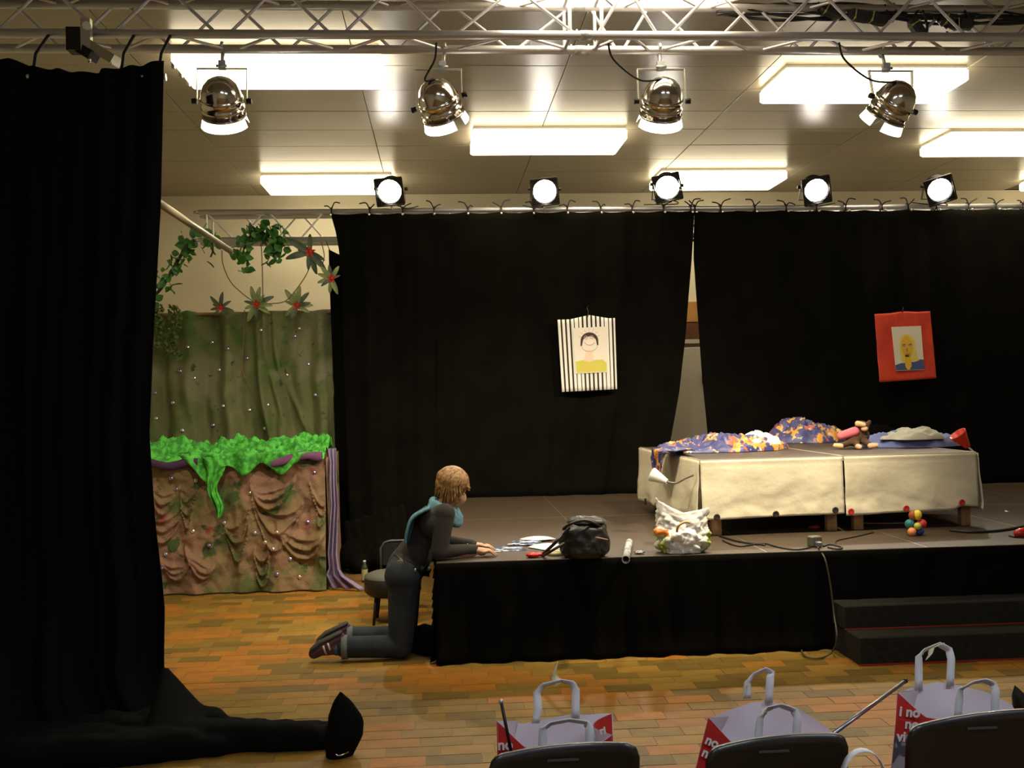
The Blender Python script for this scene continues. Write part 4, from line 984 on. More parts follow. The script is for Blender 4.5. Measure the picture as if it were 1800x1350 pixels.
# ball toy
c = sp3(1616, 943); c.y += .05; t = thing('ball_cluster_toy', 'small toy of coloured balls with a yellow head, on the stage before the right table', 'toy', c)
for (dx, dy, dz_, r_, nm, col_) in ((-.035, -.02, .028, .028, 'orange', (.85, .3, .1)), (.02, -.01, .03, .03, 'blue', (.02, .06, .22)), (-.035, .01, .075, .032, 'teal', (.02, .18, .2)), (0, -.03, .065, .024, 'lime', (.55, .5, .08)), (.042, .0, .075, .032, 'red', (.65, .03, .03)), (.012, -.005, .135, .028, 'yellow', (.8, .6, .05)), (-.012, .01, .13, .028, 'auburn', (.35, .08, .02))):
    part('ball', MB().sphere(c+V((dx, dy, dz_)), (r_, r_, r_*(1.2 if nm in ('yellow', 'auburn') else 1)), 16, 10), mat('ball_'+nm, col_, .5), t, label=nm+' ball')
# red shoe at right edge
c = sp3(1797, 944); t = thing('red_shoe', 'shiny red shoe at the right edge of the stage', 'shoe', c)
part('upper', MB().capsule(c+V((-.03, 0, .025)), c+V((.10, .03, .04)), .026, .038).sphere(c+V((.0, .0, .03)), (.05, .035, .03)), mat('shiny_red', (.55, .02, .015), .2), t, remesh=.006)
part('sole', MB().bbox(c+V((.03, .01, .005)), (.2, .07, .01), .003), mat('dark_sole', (.05, .01, .01), .5), t)
c = sp3(1770, 900); solo('paper_scrap', sheet(c, .03, .025, .3, SZ), m_pap, c, 'tiny white scrap on the stage right of the tables', 'paper', solid=.002)
for (x, y, col_, nm, lab) in ((1432, 928, (.5, .05, .02), 'red_thing', 'small red-orange cloth scrap beside the wooden leg under the left table'), (1520, 912, (.45, .10, .16), 'pink', 'pinkish slipper lying under the right table')):
    c = sp3(x, y); nm2 = 'cloth_scrap' if x < 1500 else 'slipper'
    if x < 1500: solo(nm2, heap(c.x, c.y, SZ, .045, .03, .03, 1.1, n=30), mat('scrap_'+nm, col_, .7), c, lab, 'cloth')
    else:
        t = thing('slipper', lab, 'slipper', c); c = c+V((0, .25, 0))
        part('sole', MB().bbox(c+V((0, 0, .01)), (.24, .09, .02), .008), mat('grey_sole', (.2, .18, .17), .7), t); part('upper', MB().sphere(c+V((-.03, 0, .03)), (.08, .045, .035), 14, 8), mat('scrap_'+nm, col_, .7), t)
c = sp3(1497, 917); t = thing('dark_boot', 'dark ankle boot under the joint of the two tables', 'shoe', c)
part('upper', MB().capsule(c+V((0, .1, .03)), c+V((-.02, .22, .04)), .03, .04).capsule(c+V((-.02, .22, .05)), c+V((-.02, .23, .13)), .038, .035), m_leather, t, remesh=.008); part('sole', MB().bbox(c+V((-.01, .16, .006)), (.08, .2, .012), .004), m_rubber, t)

# ================================================================== CHAIR, BOTTLE BEHIND THE PERSON
cy_ = 7.35; sc0 = PY(690, 1012, cy_); sz = sc0.z
ch = thing('upholstered_chair', 'black chair with rounded grey-topped seat behind the kneeling person', 'chair', (sc0.x, cy_, 0))
m_gtop = mat('grey_seat_fabric', (.085, .08, .06), .8)
part('seat', MB().lathe([(.001, sz-.13), (.16, sz-.13), (.19, sz-.10), (.19, sz-.01), (.18, sz)], 28, Matrix.Translation((sc0.x+.0, cy_, 0)) @ Matrix.Diagonal((1.05, 1, 1, 1)), cap=False), m_blackmetal, ch)
part('cushion', MB().lathe([(.19, sz-.005), (.185, sz+.012), (.14, sz+.03), (.06, sz+.037), (.001, sz+.038)], 28, Matrix.Translation((sc0.x+.0, cy_, 0)) @ Matrix.Diagonal((1.05, 1, 1, 1)), cap=False), m_gtop, ch)
for a_ in (.7, 2.3, 3.9, 5.5): part('leg', MB().tube([(sc0.x+.15*math.cos(a_), cy_+.14*math.sin(a_), sz-.12), (sc0.x+.18*math.cos(a_), cy_+.17*math.sin(a_), .0)], [.014, .010], 8), m_blackmetal, ch)
z1 = PY(690, 950, cy_+.2).z; z0 = sz+.03; xL_, xR_ = sc0.x-.09, sc0.x+.25
pts = [V((xL_+.0, cy_+.19, sz-.05)), V((xL_, cy_+.19, z1-.05)), V((xL_+.03, cy_+.19, z1-.01)), V((xL_+.07, cy_+.19, z1)), V((xR_-.07, cy_+.19, z1)), V((xR_-.03, cy_+.19, z1-.01)), V((xR_, cy_+.19, z1-.05)), V((xR_, cy_+.19, sz-.05))]
part('back_frame', MB().tube(pts, .008, 8), mat('dull_grey_metal', (.10, .10, .09), .5, .5), ch)
part('backrest', MB().bbox(((xL_+xR_)/2, cy_+.195, (z0+z1)/2), (xR_-xL_-.02, .012, z1-z0-.02), .005), m_blackmetal, ch)
bo = PZ(640, 1006, 0); yb = 8.9; top = PY(643, 973, yb); bot = PY(641, 1006, yb)
t = thing('bottle', 'small bottle with yellow-green label standing behind the chair', 'bottle', (bot.x, yb, 0))
part('glass_body', MB().lathe([(.001, 0), (.026, 0), (.027, .01), (.027, .12), (.018, .145), (.012, .155), (.012, .17)], 20, Matrix.Translation((bot.x, yb, 0))), mat('green_glass', (.06, .10, .05), .1, trans=.5), t)
part('bottle_label', MB().lathe([(.0275, .02), (.0275, .11)], 20, Matrix.Translation((bot.x, yb, 0)), cap=False), mat('label_yellow', (.30, .28, .11), .5), t); part('cap', MB().lathe([(.013, .165), (.014, .165), (.014, .185), (.001, .185)], 14, Matrix.Translation((bot.x, yb, 0))), m_steel, t)

# ================================================================== KNEELING PERSON
HY = 6.42; RY = .0
def j(px, py, dy=0): return PY(px, py, HY+dy)
root_ = PZ(700, 1156, 0)
pe = thing('person', 'person with short light brown hair kneeling at the stage, in blue scarf and jeans', 'person', (root_.x, HY, 0))
m_skin = mat('skin', (.55, .30, .18), .5, col2=(.50, .26, .15), scale=20); m_jean = mat('dark_denim', (.013, .020, .028), .85, col2=(.022, .030, .038), scale=14, bump=.3, bscale=120)
m_top = mat('dark_grey_knit', (.032, .028, .023), .9, bump=.4, bscale=150); m_scarf = mat('teal_blue_scarf', (.06, .17, .23), .8, col2=(.10, .24, .30), scale=25, bump=.5, bscale=50)
m_hair = mat('light_brown_hair', (.34, .18, .06), .5, col2=(.17, .085, .025), scale=45, bump=.5, bscale=60)
sh = .17; hip_w = .10
head = j(796, 858); neck = j(778, 892); chest = j(762, 925); waist = j(733, 968); pelvis = j(712, 1008)
shN, shF = j(782, 903, -.155), j(776, 903, .155)
elN, elF = j(772, 972, -.19), j(778, 962, .20)
wrN, wrF = j(832, 972, -.10), j(830, 961, .10)
def Pxz(p_, dy): return V((p_.x, HY+dy, p_.z))
# correct near/far points to the person's own plane (perspective already taken by PY)
hiN, hiF = V((pelvis.x, HY-.09, pelvis.z)), V((pelvis.x, HY+.09, pelvis.z))
knN, knF = j(704, 1134, -.11), j(712, 1122, .14); knN.z = .075; knF.z = .075
anN, anF = j(608, 1136, -.12), j(618, 1128, .13); anN.z = .085; anF.z = .085
body = MB()
body.sphere(head, (.078, .070, .094), 20, 14, Matrix.Rotation(.45, 3, 'Y'))
jaw = head+V((.038, 0, -.062)); body.sphere(jaw, (.046, .045, .042), 16, 10)
body.capsule(neck+V((-.01, 0, -.02)), head+V((-.01, 0, -.04)), .052, .050)
body.capsule(chest+V((0, 0, .03)), waist, .095, .085); body.capsule(V((chest.x, HY-.08, chest.z+.02)), V((chest.x, HY+.08, chest.z+.02)), .085, .085)
body.capsule(waist, pelvis, .10, .11); body.capsule(hiN, hiF, .10, .10)
for s_, e_, w_, in ((shN, elN, wrN), (shF, elF, wrF)):
    body.capsule(chest+V((.01, 0, .05)), s_, .055, .05); body.capsule(s_, e_, .046, .036); body.capsule(e_, w_, .036, .023)
for h_, k_, a_ in ((hiN, knN, anN), (hiF, knF, anF)): body.capsule(h_, k_, .088, .056); body.capsule(k_, a_, .056, .036); body.capsule(a_, a_+V((-.05, 0, -.005)), .035, .03)
def hand(mb, w_, dirx, ysign):
    # palm then five fingers, slightly curled, resting on the stage
    z = SZ
    pc_ = w_+V((.055, .0, 0)); pc_.z = z+.030
    mb.capsule(w_, pc_, .022, .026, 12, 4); 
    for k in (-1, 0, 1): mb.capsule(w_+V((.02, .012*k, -.004)), pc_+V((.012, .020*k, -.002)), .016, .013, 10, 3)
    for k, (ln, yo) in enumerate(((.062, -.030), (.072, -.010), (.070, .010), (.056, .029))):
        b0_ = pc_+V((.012, yo, 0)); k1 = b0_+V((ln*.5, yo*.25, .008)); k2 = k1+V((ln*.35, yo*.1, -.016)); k3 = k2+V((ln*.2, 0, -.012)); k3.z = max(k3.z, z+.008)
        mb.capsule(b0_, k1, .0095, .0088, 10, 3); mb.capsule(k1, k2, .0088, .008, 10, 3); mb.capsule(k2, k3, .008, .007, 10, 3)
    t0 = w_+V((.025, ysign*.018, -.002)); t1_ = t0+V((.032, ysign*.022, .0)); t2_ = t1_+V((.028, ysign*.006, -.006))
    mb.capsule(t0, t1_, .012, .010, 10, 3); mb.capsule(t1_, t2_, .010, .008, 10, 3)
wrN.z = SZ+.045; wrF.z = SZ+.045; elN.z = SZ+.05; elF.z = SZ+.055
hand(body, wrN+V((.0, 0, 0)), 1, 1); hand(body, wrF, 1, -1)
# face: nose, ear, brow, lips as part of the same surface; the face looks right and down
fd_ = V((math.cos(.55), 0, -math.sin(.55))); fu_ = V((math.sin(.55), 0, math.cos(.55)))
def fp(f_, u_, s_): return head+fd_*f_+fu_*u_+V((0, s_, 0))
body.capsule(fp(.072, .012, 0), fp(.094, -.022, 0), .010, .013, 10, 4); body.capsule(fp(.070, .026, -.028), fp(.070, .026, .028), .010, .010, 8, 3)
body.sphere(fp(.064, -.074, 0), (.026, .026, .020), 12, 8); body.capsule(fp(.082, -.050, -.016), fp(.082, -.050, .016), .0065, .0065, 8, 3)
for s_ in (-1, 1): body.sphere(fp(.0, -.012, s_*.068), (.016, .007, .028), 10, 8)
bo_ = part('body', body, m_skin, pe, remesh=.0055, smooth=3)
eye = MB()
for s_ in (-1, 1):
    ey = part('eye', MB().sphere(fp(.069, .006, s_*.027), .0115, 12, 8), [mat('eye_white', (.7, .68, .62), .3)], pe); part('iris', MB().sphere(fp(.0785, .004, s_*.027), .0052, 10, 6), mat('dark_iris', (.03, .02, .015), .3), ey)
part('lips', MB().capsule(fp(.0865, -.050, -.014), fp(.0865, -.050, .014), .0045, .0045, 8, 3), mat('lip_colour', (.45, .15, .12), .5), pe)
# hair: overlapping locks from the crown
hair = MB(); crown = head+V((-.022, 0, .094)); rh = random.Random(9)
hair.sphere(head+fu_*.016-fd_*.020, (.100, .092, .104), 22, 14)
hc = head+fu_*.016-fd_*.020
for k in range(340):
    th = rh.uniform(0, 2*PI); back = math.cos(th)
    ph1 = 1.5 if back < .35 else (1.25 if back < .75 else 1.0)
    P = []
    for q in range(5):
        ph = .06+(ph1-.06)*q/4; kk = .99+.05*rh.random()
        P.append(hc+fd_*(math.sin(ph)*back*.102*kk)+V((0, math.sin(ph)*math.sin(th)*.095*kk, 0))+fu_*(math.cos(ph)*.106*kk))
    ln = (.125 if back < .0 else (.105 if back < .45 else .045))*rh.uniform(.6, 1.1)
    out = P[-1]-hc; out.z = 0; out.normalize()
    P.append(P[-1]+V((0, 0, -ln*.5))+out*rh.uniform(-.006, .006)); P.append(P[-1]+V((0, 0, -ln*.5))+out*rh.uniform(-.022, .014)+V((-.010 if back < -.2 else 0, rh.uniform(-.01, .01), 0)))
    pp = spline(P, 3); n_ = len(pp); hair.tube(pp, [.0075*(1-(q/(n_-1))**3*.8) for q in range(n_)], 5)
part('hair', hair, m_hair, pe)
# clothing
top = MB()
top.capsule(chest+V((0, 0, .02)), waist, .118, .105); top.capsule(V((chest.x+.006, HY-.10, chest.z+.03)), V((chest.x+.006, HY+.10, chest.z+.03)), .098, .098)
top.capsule(waist, pelvis+V((.012, 0, .045)), .108, .122); top.capsule(V((waist.x, HY-.05, waist.z)), V((waist.x, HY+.05, waist.z)), .10, .10)
top.capsule(V((pelvis.x+.02, HY-.06, pelvis.z+.05)), V((pelvis.x+.02, HY+.06, pelvis.z+.05)), .10, .10)
for s_, e_, w_ in ((shN, elN, wrN), (shF, elF, wrF)):
    top.capsule(chest+V((.015, 0, .05)), s_, .08, .064); top.capsule(s_, e_, .064, .052); top.capsule(e_, w_+V((-.01, 0, 0)), .049, .034)
    d_ = (w_-e_).normalized(); top.capsule(w_-d_*.03, w_+d_*.002, .036, .034)
for v_ in top.v:
    if v_.x > SX0-.0 and v_.z < SZ+.012: v_.z = SZ+.012
part('jumper', top, m_top, pe, remesh=.007, smooth=4)
je = MB()
je.capsule(hiN+V((-.008, 0, 0)), hiF+V((-.008, 0, 0)), .118, .118); je.capsule(V((pelvis.x+.0, HY-.05, pelvis.z+.02)), V((pelvis.x+.0, HY+.05, pelvis.z+.02)), .118, .118)
for h_, k_, a_ in ((hiN, knN, anN), (hiF, knF, anF)):
    je.capsule(h_, k_, .108, .074); je.capsule(k_, a_, .074, .062); je.capsule(k_+V((-.05, 0, .0)), a_, .068, .066)
for v_ in je.v:
    if v_.z < .004: v_.z = .004
    if v_.x > SX0-.03 and v_.z < SZ-.0: v_.x = SX0-.03
part('jeans', je, m_jean, pe, remesh=.008, smooth=4)
for a_ in (anN, anF):
    cu = MB().tube([a_+V((.012, 0, 0)), a_+V((-.024, 0, 0))], [.072, .074], 20)
    for v_ in cu.v:
        if v_.z < .004: v_.z = .004
    part('jeans_cuff', cu, mat('pale_denim_cuff', (.14, .16, .15), .85), pe)
for a_ in (anN, anF): part('sock', MB().capsule(a_+V((-.01, 0, 0)), a_+V((-.05, 0, -.005)), .046, .044), mat('blue_sock', (.05, .10, .22), .9), pe)
m_shoe = mat('plum_suede', (.09, .035, .045), .8); m_sole = mat('dark_shoe_sole', (.035, .035, .025), .7); m_stripe = mat('pale_stripe', (.6, .5, .42), .6)
for a_ in (anN, anF):
    heel = a_+V((-.035, 0, .055)); toe = a_+V((-.19, 0, -.030)); toe.z = max(toe.z, .045); ball = heel.lerp(toe, .65)
    sn = MB().capsule(heel, ball, .036, .043).capsule(ball, toe, .043, .034).capsule(a_+V((-.04, 0, 0)), ball+V((.01, 0, -.01)), .045, .036)
    for v_ in sn.v:
        if v_.z < .006: v_.z = .006
    s0_ = part('shoe', sn, m_shoe, pe, remesh=.006)
    dd_ = (toe-heel).normalized(); nn_ = V((dd_.z, 0, -dd_.x))
    if nn_.z < 0: nn_ = -nn_
    so_ = MB().capsule(heel+nn_*.036+V((.02, 0, 0)), ball+nn_*.036, .014, .016).capsule(ball+nn_*.038, toe+nn_*.026, .016, .014)
    for v_ in so_.v: v_.y = a_.y+(v_.y-a_.y)*2.5
    part('sole', so_, m_sole, s0_)
    stp = MB()
    for k in (.42, .60):
        c0 = heel.lerp(toe, k); stp.tube([c0-nn_*.05+V((-.008, -.018, 0)), c0-nn_*.01+V((0, -.046, 0)), c0+nn_*.022+V((.008, -.043, 0))], .0065, 6)
    part('stripe', stp, m_stripe, s0_)
be = MB(); bc_ = (waist.lerp(pelvis, .55))
axb = (waist-pelvis).normalized(); Rb = zto(axb)
Tb = Matrix.Translation(bc_+V((.008, 0, .0))) @ Rb
be.lathe([(.122, -.018), (.128, -.018), (.128, .018), (.122, .018), (.122, -.018)], 30, Tb @ Matrix.Diagonal((1.0, 1.30, 1, 1)), cap=False)
part('belt', be, mat('black_belt', (.012, .012, .012), .35), pe)
part('belt_clasp', MB().bbox(Tb @ V((-.07, -.155, .0)), (.045, .012, .025), .004).bbox(Tb @ V((.03, -.168, -.0)), (.02, .01, .02), .004), m_chrome, pe)
# scarf round the neck with tails down the back
sf = MB()
for k, (rr_, dz_, rd) in enumerate(((.082, -.005, .030), (.094, -.035, .034), (.10, -.06, .030))):
    pts = []
    for q in range(25):
        a_ = 2*PI*q/24; pts.append(neck+V((math.cos(a_)*rr_*.85+.012, math.sin(a_)*rr_*1.1, dz_-.035*math.cos(a_)+.008*math.sin(a_*5+k))))
    sf.tube(pts, [rd*(1+.15*math.sin(q*1.9+k)) for q in range(25)], 8)
part('scarf', sf, m_scarf, pe, remesh=.008)
def ftail(u, v):
    a0 = neck+V((-.06, -.06, .015)); a1 = j(735, 935, -.10)+V((-.055, 0, 0)); a2 = j(728, 952, -.10)+V((-.035, 0, 0))
    p_ = spline([a0, (a0+a1)/2+V((-.035, 0, .02)), a1, a2], 6); k = min(len(p_)-1, int(v*(len(p_)-1)))
    return p_[k]+V((-.012-.016*math.sin(u*PI)+.03*u, (u-.5)*.19-.03, .006*math.sin(u*18)))
part('scarf_tail', MB().grid(ftail, 16, 18), m_scarf, pe, solid=.012)
part('wristwatch', MB().tube([wrN+V((-.035+.0, .037*math.cos(a_), .037*math.sin(a_))) for a_ in [2*PI*k/16 for k in range(17)]], .005, 6), m_chrome, pe)

# ================================================================== FOREGROUND CHAIRS AND BAGS
m_shell = mat('black_chair_shell', (.008, .006, .005), .35, coat=.2); m_red_bag = mat('red_bag_paper', (.60, .03, .025), .5); m_white_bag = mat('lilac_white_bag_lining', (.84, .76, .84), .6); m_strap_w = mat('white_web_handle', (.84, .86, .92), .7)
m_rib = mat('cream_ribbon', (.75, .68, .42), .6); m_photo = patches('grey_photo_print', (.35, .35, .36), [((.08, .08, .09), .5, .53, 16)], bump=0)
def stacking_chair(label, L_, R_, Y):
    a_, b_ = PY(*L_, Y), PY(*R_, Y); cx = (a_.x+b_.x)/2; w_ = b_.x-a_.x; zt = (a_.z+b_.z)/2; rz = 0
    t = thing('stacking_chair', label, 'chair', (cx, Y+.2, 0), group='black chairs in the foreground')
    tilt = (b_.z-a_.z)/w_
    n = 24
    def outline():
        pts = []; r_ = .035; h_ = .30; hw = w_/2
        for (qx, qz, a0) in ((hw-r_, -r_, 0), (-hw+r_, -r_, PI/2)):
            for k in range(7): t_ = a0+PI/2*k/6; pts.append((qx+r_*math.cos(t_), qz+r_*math.sin(t_)+.0))
        for (qx, qz, a0) in ((-hw+.05, -h_+r_, PI), (hw-.05, -h_+r_, 1.5*PI)):
            for k in range(7): t_ = a0+PI/2*k/6; pts.append((qx+r_*math.cos(t_), qz+r_*math.sin(t_)))
        return pts
    bk = MB(); o2 = outline()
    def bend(x, z): return V((cx+x, Y+.04*(1-(2*x/w_)**2)*1+.06*z*-1*0+(-z)*.12, zt+z+tilt*x-.004*(2*x/w_)**2*0+.012*(1-(2*x/w_)**2)*0))
    # curved shell made of columns so that it can bend
    def f(u, v):
        x = (u-.5)*w_; 
        ex = w_/2-abs(x); top_ = 0 if ex > .035 else -(.035-math.sqrt(max(0, .035**2-(.035-ex)**2)))
        bot = -.30 if ex > .05 else -.30+(.05-ex)
        return bend(x, top_+(bot-top_)*v)
    part('backrest', MB().grid(f, 48, 12), m_shell, t, solid=.012)
    part('grip_slot', MB().box(bend(0, -.035)+V((0, -.009, 0)), (.075, .004, .005)), mat('slot_grey', (.06, .06, .06), .4), t)
    def fs(u, v): x = (u-.5)*(w_+.03); return V((cx+x, Y+.03+v*.40, .445-.02*math.sin(v*PI)+.02*(1-(2*(u-.5))**2)*-1+(.03 if v < .0 else 0)))
    part('seat', MB().grid(fs, 20, 20), m_shell, t, solid=.012)
    for s_ in (-1, 1):
        xx = cx+s_*(w_/2-.02)
        part('leg', MB().tube([(xx, Y+.38, .43), (xx+s_*.02, Y+.42, .0)], .011, 10), m_steel, t)
        part('leg', MB().tube([(xx, Y+.06, .43), (xx+s_*.02, Y-.02, .0)], .011, 10), m_steel, t)
        part('back_upright', MB().tube([(xx-s_*.02, Y+.08, .42), (xx-s_*.03, Y+.07, .52), (xx-s_*.03, Y+.062, zt-.2)], .010, 10), m_steel, t)
    part('seat_rail', MB().tube([(cx-w_/2+.02, Y+.06, .428), (cx+w_/2-.02, Y+.06, .428)], .010, 8).tube([(cx-w_/2+.02, Y+.38, .428), (cx+w_/2-.02, Y+.38, .428)], .010, 8), m_steel, t)
    return cx, w_, zt
CYF = 2.42
c1 = stacking_chair('black chair back at the bottom, leftmost of the three in the foreground', (860, 1331), (1124, 1307), CYF)
c2 = stacking_chair('black chair back at the bottom, middle of the three in the foreground', (1243, 1318), (1492, 1290), CYF)
c3 = stacking_chair('black chair back at the bottom right, largest in view of the three', (1596, 1280), (1880, 1245), CYF)
def text_mesh(s, size, M4, m, parent, name='lettering'):
    cu_ = bpy.data.curves.new('txt', 'FONT'); cu_.body = s; cu_.size = size; cu_.offset = .0012; cu_.extrude = .0004; cu_.space_line = .85
    ob = bpy.data.objects.new('txt', cu_); COL.objects.link(ob); bpy.context.view_layer.update()
    me = bpy.data.meshes.new_from_object(ob.evaluated_get(bpy.context.evaluated_depsgraph_get())); bpy.data.objects.remove(ob)
    me.name = name; me.materials.clear(); me.materials.append(m)
    inv = (Matrix.Translation(root_of(parent).location)).inverted()
    me.transform(inv @ M4); o = bpy.data.objects.new(name, me); COL.objects.link(o); o.parent = parent; return o
def tote(label, FL, FR, sag, backtop, Yf, dep, handles_f, handles_b, texts, photo=None, bot=.44, skew=0, tp=0):
    """FL, FR: pixels of the front rim's left and right corners; backtop: [(px,py)...] pixels of the back rim"""
    A, B = PY(*FL, Yf), PY(*FR, Yf); cx = (A.x+B.x)/2; w_ = B.x-A.x
    t = thing('shopping_bag', label, 'bag', (cx, Yf+dep/2, bot), group='red and white shopping bags')
    Yb = Yf+dep; bk = [PY(x, y, Yb) for x, y in backtop]; xbl, xbr = bk[0].x, bk[-1].x
    def rimF(u): 
        z = A.z+(B.z-A.z)*u; s_ = 4*u*(1-u); return z-sag*(min(1, s_*1.35))**1.2
    def rimB(u): 
        xx = xbl+(xbr-xbl)*u; tab = [(p_.x, p_.z) for p_ in bk]; return interp(tab, xx)
    def F(u, v): z = bot+.01+(rimF(u)-bot-.01)*(1-v); x = cx+(u-.5)*w_*(1+tp*v)+skew*v; return V((x, Yf+.010*math.sin(u*PI)*(1-v)+.006*N(u*4, v*4, cx), z))
    def Bk(u, v): z = bot+.01+(rimB(u)-bot-.01)*(1-v); x = (xbl+xbr)/2+(u-.5)*(xbr-xbl)*(1+tp*v)+skew*v; return V((x, Yb+.008*N(u*4, v*4, cx+3), z))
    def side(u):
        def g(s_, v):
            a_, b_ = F(u, v), Bk(u, v); p_ = a_.lerp(b_, s_); p_.x += (.05 if u < .5 else -.05)*math.sin(s_*PI)*(1-v)**1.5; return p_
        return g
    rev = lambda fn_: (lambda u, v: fn_(1-u, v))
    op = part('outer_skin', MB().grid(F, 40, 16).grid(side(0), 10, 16).grid(side(1), 10, 16).grid(Bk, 40, 16), m_red_bag, t)
    inn = MB()
    for fn_, off in ((F, V((0, .0025, 0))), (Bk, V((0, -.0025, 0))), (side(0), V((.0025, 0, 0))), (side(1), V((-.0025, 0, 0)))):
        inn.grid(lambda u, v, fn_=fn_, off=off: fn_(u, v)+off+V((0, 0, .0015)), 30, 14)
    inn.poly([F(0, .99), F(1, .99), Bk(1, .99), Bk(0, .99)])
    part('lining', inn, m_white_bag, t)
    for (lst, yy) in ((handles_f, Yf+.006), (handles_b, Yb-.006)):
        for h_ in lst:
            P_ = [PY(x, y, yy-.004*(k % 2)) for k, (x, y) in enumerate(h_)]; mb = MB(); hw = .011
            fine = []
            for p0, p1 in zip(P_, P_[1:]): fine += [p0.lerp(p1, k/3) for k in range(3)]
            fine.append(P_[-1]); n_ = len(fine)
            def fh_(u, v, fine=fine, n_=n_, yy=yy):
                k = min(n_-1, round(v*(n_-1))); tt_ = (fine[min(k+1, n_-1)]-fine[max(k-1, 0)]).normalized()
                # strap is flat-on at the legs, edge-on over the top of the loop
                flat = V((tt_.z, 0, -tt_.x)); top_ = abs(tt_.x); wd = flat*hw*(1-.35*top_)+V((0, 1, 0))*hw*.9*top_
                return fine[k]+wd*(2*u-1)
            part('handle', mb.grid(fh_, 2, n_-1), m_strap_w, t, solid=.002)
    for (s_, px, py, size, rot) in texts:
        pos = PY(px, py, Yf-.004); M4 = Matrix.Translation(pos) @ Matrix.Rotation(rot, 4, 'Y') @ Matrix.Rotation(PI/2, 4, 'X')
        text_mesh(s_, size, M4, mat('white_print', (.85, .82, .80), .5), op)
    if photo: 
        ph = MB().grid(lambda u, v: F(photo[0]+(photo[1]-photo[0])*u, photo[2]+(photo[3]-photo[2])*v)+V((0, -.0015, 0)), 8, 8); part('photo_print', ph, m_photo, op)
    return t
def ribbon(parent, pts, Y, wd=.008):
    P_ = spline([PY(x, y, Y) for x, y in pts], 5); n_ = len(P_)
    part('ribbon', MB().grid(lambda u, v: P_[min(n_-1, round(v*(n_-1)))]+V(((2*u-1)*wd*(1-.8*v), .004*math.sin(v*6), (2*u-1)*wd*.4)), 2, n_-1), m_rib, parent, solid=.001)
BF = 2.60
b1_ = tote('red and white bag behind the leftmost foreground chair, with cream ribbon on its handle', (873, 1268), (1077, 1292), .06, [(880, 1272), (920, 1272), (960, 1264), (1000, 1256), (1040, 1256), (1077, 1254)], BF, .17,
     [[(953, 1330), (954, 1282), (968, 1272), (1000, 1266), (1030, 1270), (1036, 1280), (1036, 1325)]], [[(942, 1270), (946, 1245), (944, 1218), (955, 1204), (985, 1197), (1005, 1200), (1012, 1213), (1012, 1262)]],
     [('no', 875, 1318, .036, 0), ('ri', 1055, 1291, .026, -.15)])
ribbon(b1_, [(982, 1203), (976, 1193), (974, 1183), (979, 1165)], BF+.16, .012)
b2_ = tote('red and white bag behind the middle foreground chair', (1245, 1262), (1464, 1295), .07, [(1250, 1262), (1280, 1248), (1320, 1236), (1350, 1233), (1390, 1240), (1430, 1262), (1468, 1290)], BF, .19,
     [[(1330, 1322), (1336, 1262), (1350, 1245), (1372, 1240), (1395, 1248), (1402, 1262), (1398, 1310)]], [[(1313, 1228), (1314, 1200), (1325, 1186), (1345, 1176), (1356, 1183), (1354, 1190), (1351, 1236)]],
     [('no', 1238, 1306, .034, .45), ('no', 1232, 1328, .034, .45)], tp=.35, skew=-.03)
ribbon(b2_, [(1352, 1250), (1345, 1246), (1338, 1255), (1336, 1262)], BF+.005, .012); ribbon(b2_, [(1314, 1205), (1310, 1218), (1302, 1232)], BF+.17, .003)
b3_ = tote('red and white bag behind the right foreground chair, its side print reading in three lines', (1578, 1218), (1790, 1250), .055, [(1585, 1216), (1610, 1206), (1650, 1200), (1690, 1206), (1730, 1216), (1765, 1232), (1792, 1248)], BF, .19,
     [[(1683, 1268), (1688, 1212), (1710, 1200), (1730, 1196), (1745, 1202), (1750, 1215), (1748, 1262)]], [[(1615, 1215), (1615, 1155), (1625, 1143), (1650, 1132), (1668, 1142), (1672, 1158), (1670, 1206)]],
     [('i no', 1580, 1258, .036, .12), ('no', 1590, 1280, .036, .12), ('vinc', 1576, 1302, .036, .12)], photo=(.0, .22, .30, .95), tp=.25)
ribbon(b3_, [(1652, 1134), (1640, 1140), (1634, 1152), (1628, 1157)], BF+.17, .014)
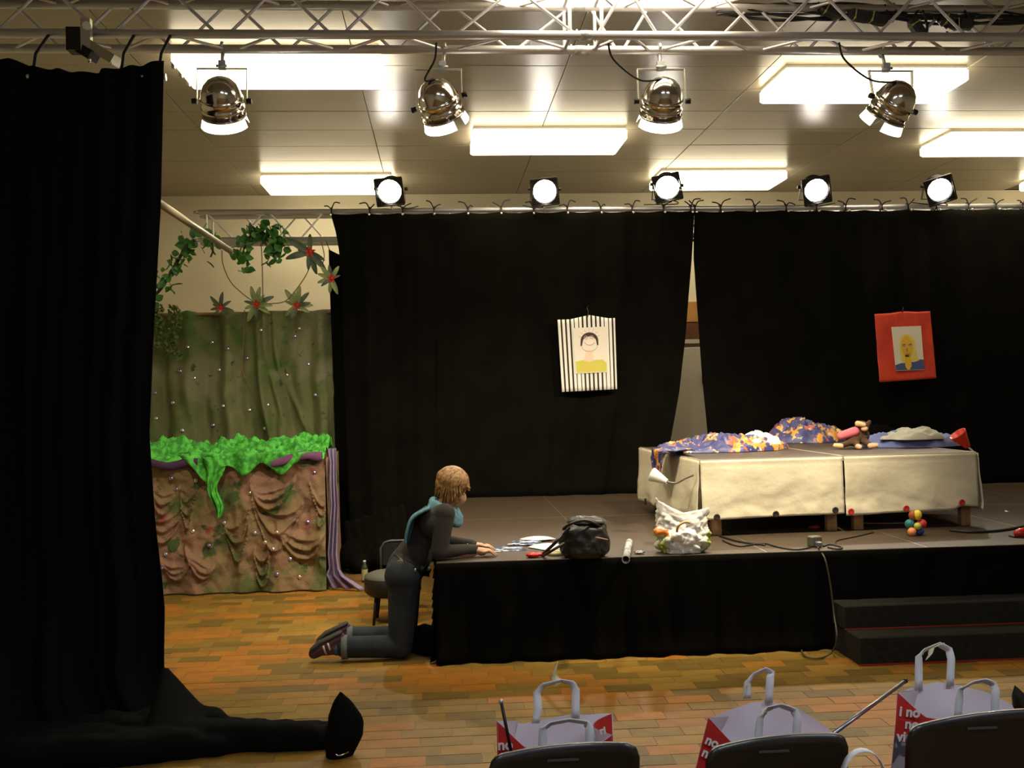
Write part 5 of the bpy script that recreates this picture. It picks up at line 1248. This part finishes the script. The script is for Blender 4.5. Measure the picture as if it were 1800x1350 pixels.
b4 = thing('shopping_bag', 'bag of which only a white handle loop shows between middle and right chairs', 'bag', (PY(1540, 1340, 2.3).x, 2.38, 0), group='red and white shopping bags')
cx4 = PY(1540, 1340, 2.3).x; zt4 = PY(1540, 1338, 2.3).z
part('outer_skin', MB().box((cx4, 2.38, .0+.42), (.26, .003, .44)).box((cx4, 2.50, .42), (.26, .003, .44)).box((cx4-.13, 2.44, .42), (.003, .12, .44)).box((cx4+.13, 2.44, .42), (.003, .12, .44)).box((cx4, 2.44, .2), (.26, .12, .004)), m_red_bag, b4)
pts4 = [V((cx4+.055*math.cos(PI*k/12), 2.375, .63+(zt4-.63)*math.sin(PI*k/12)**.6)) for k in range(13)]
part('handle', MB().grid(lambda u, v: pts4[min(12, round(v*12))]+V((0, (u-.5)*.024, 0)), 2, 12), m_strap_w, b4, solid=.002)
# rods
a, b = PY(881, 1233, 2.55), PY(900, 1330, 2.53)
t = thing('black_rod', 'thin black rod leaning out of the leftmost bag', 'rod', b); part('shaft', MB().tube([a, b], .0042, 10), m_blackmetal, t); part('tip', MB().sphere(a, .006, 10, 8), m_steel, t)
a, b = PY(1590, 1198, 2.9), PY(1462, 1292, 2.62)
t = thing('grey_rod', 'grey metal rod slanting out to the right of the middle bag', 'rod', b); part('shaft', MB().tube([a, b], .0055, 10), mat('grey_rod_metal', (.3, .32, .36), .3, .8), t); part('tip', MB().tube([a, a+(a-b).normalized()*.008], .007, 10), m_blackmetal, t)
# black leaf-shaped handbag end at right edge
c = PY(1795, 1228, 2.65); t = thing('black_pouch', 'pointed black pouch sticking up at the right edge above the bag', 'pouch', PY(1800, 1262, 2.65))
def fpo(u, v): 
    a_ = u*2*PI; p_ = PY(interp([(0, 1806), (.3, 1801), (1, 1784)], v), 1262-57*v, 2.65); r_ = interp([(0, .018), (.35, .030), (.7, .020), (1, .001)], v); return p_+V((r_*math.cos(a_), r_*.6*math.sin(a_), 0))
part('pouch_body', MB().grid(fpo, 18, 12), m_shell, t); part('ribbon', MB().box(PY(1797, 1262, 2.63), (.012, .01, .03)), m_rib, t)
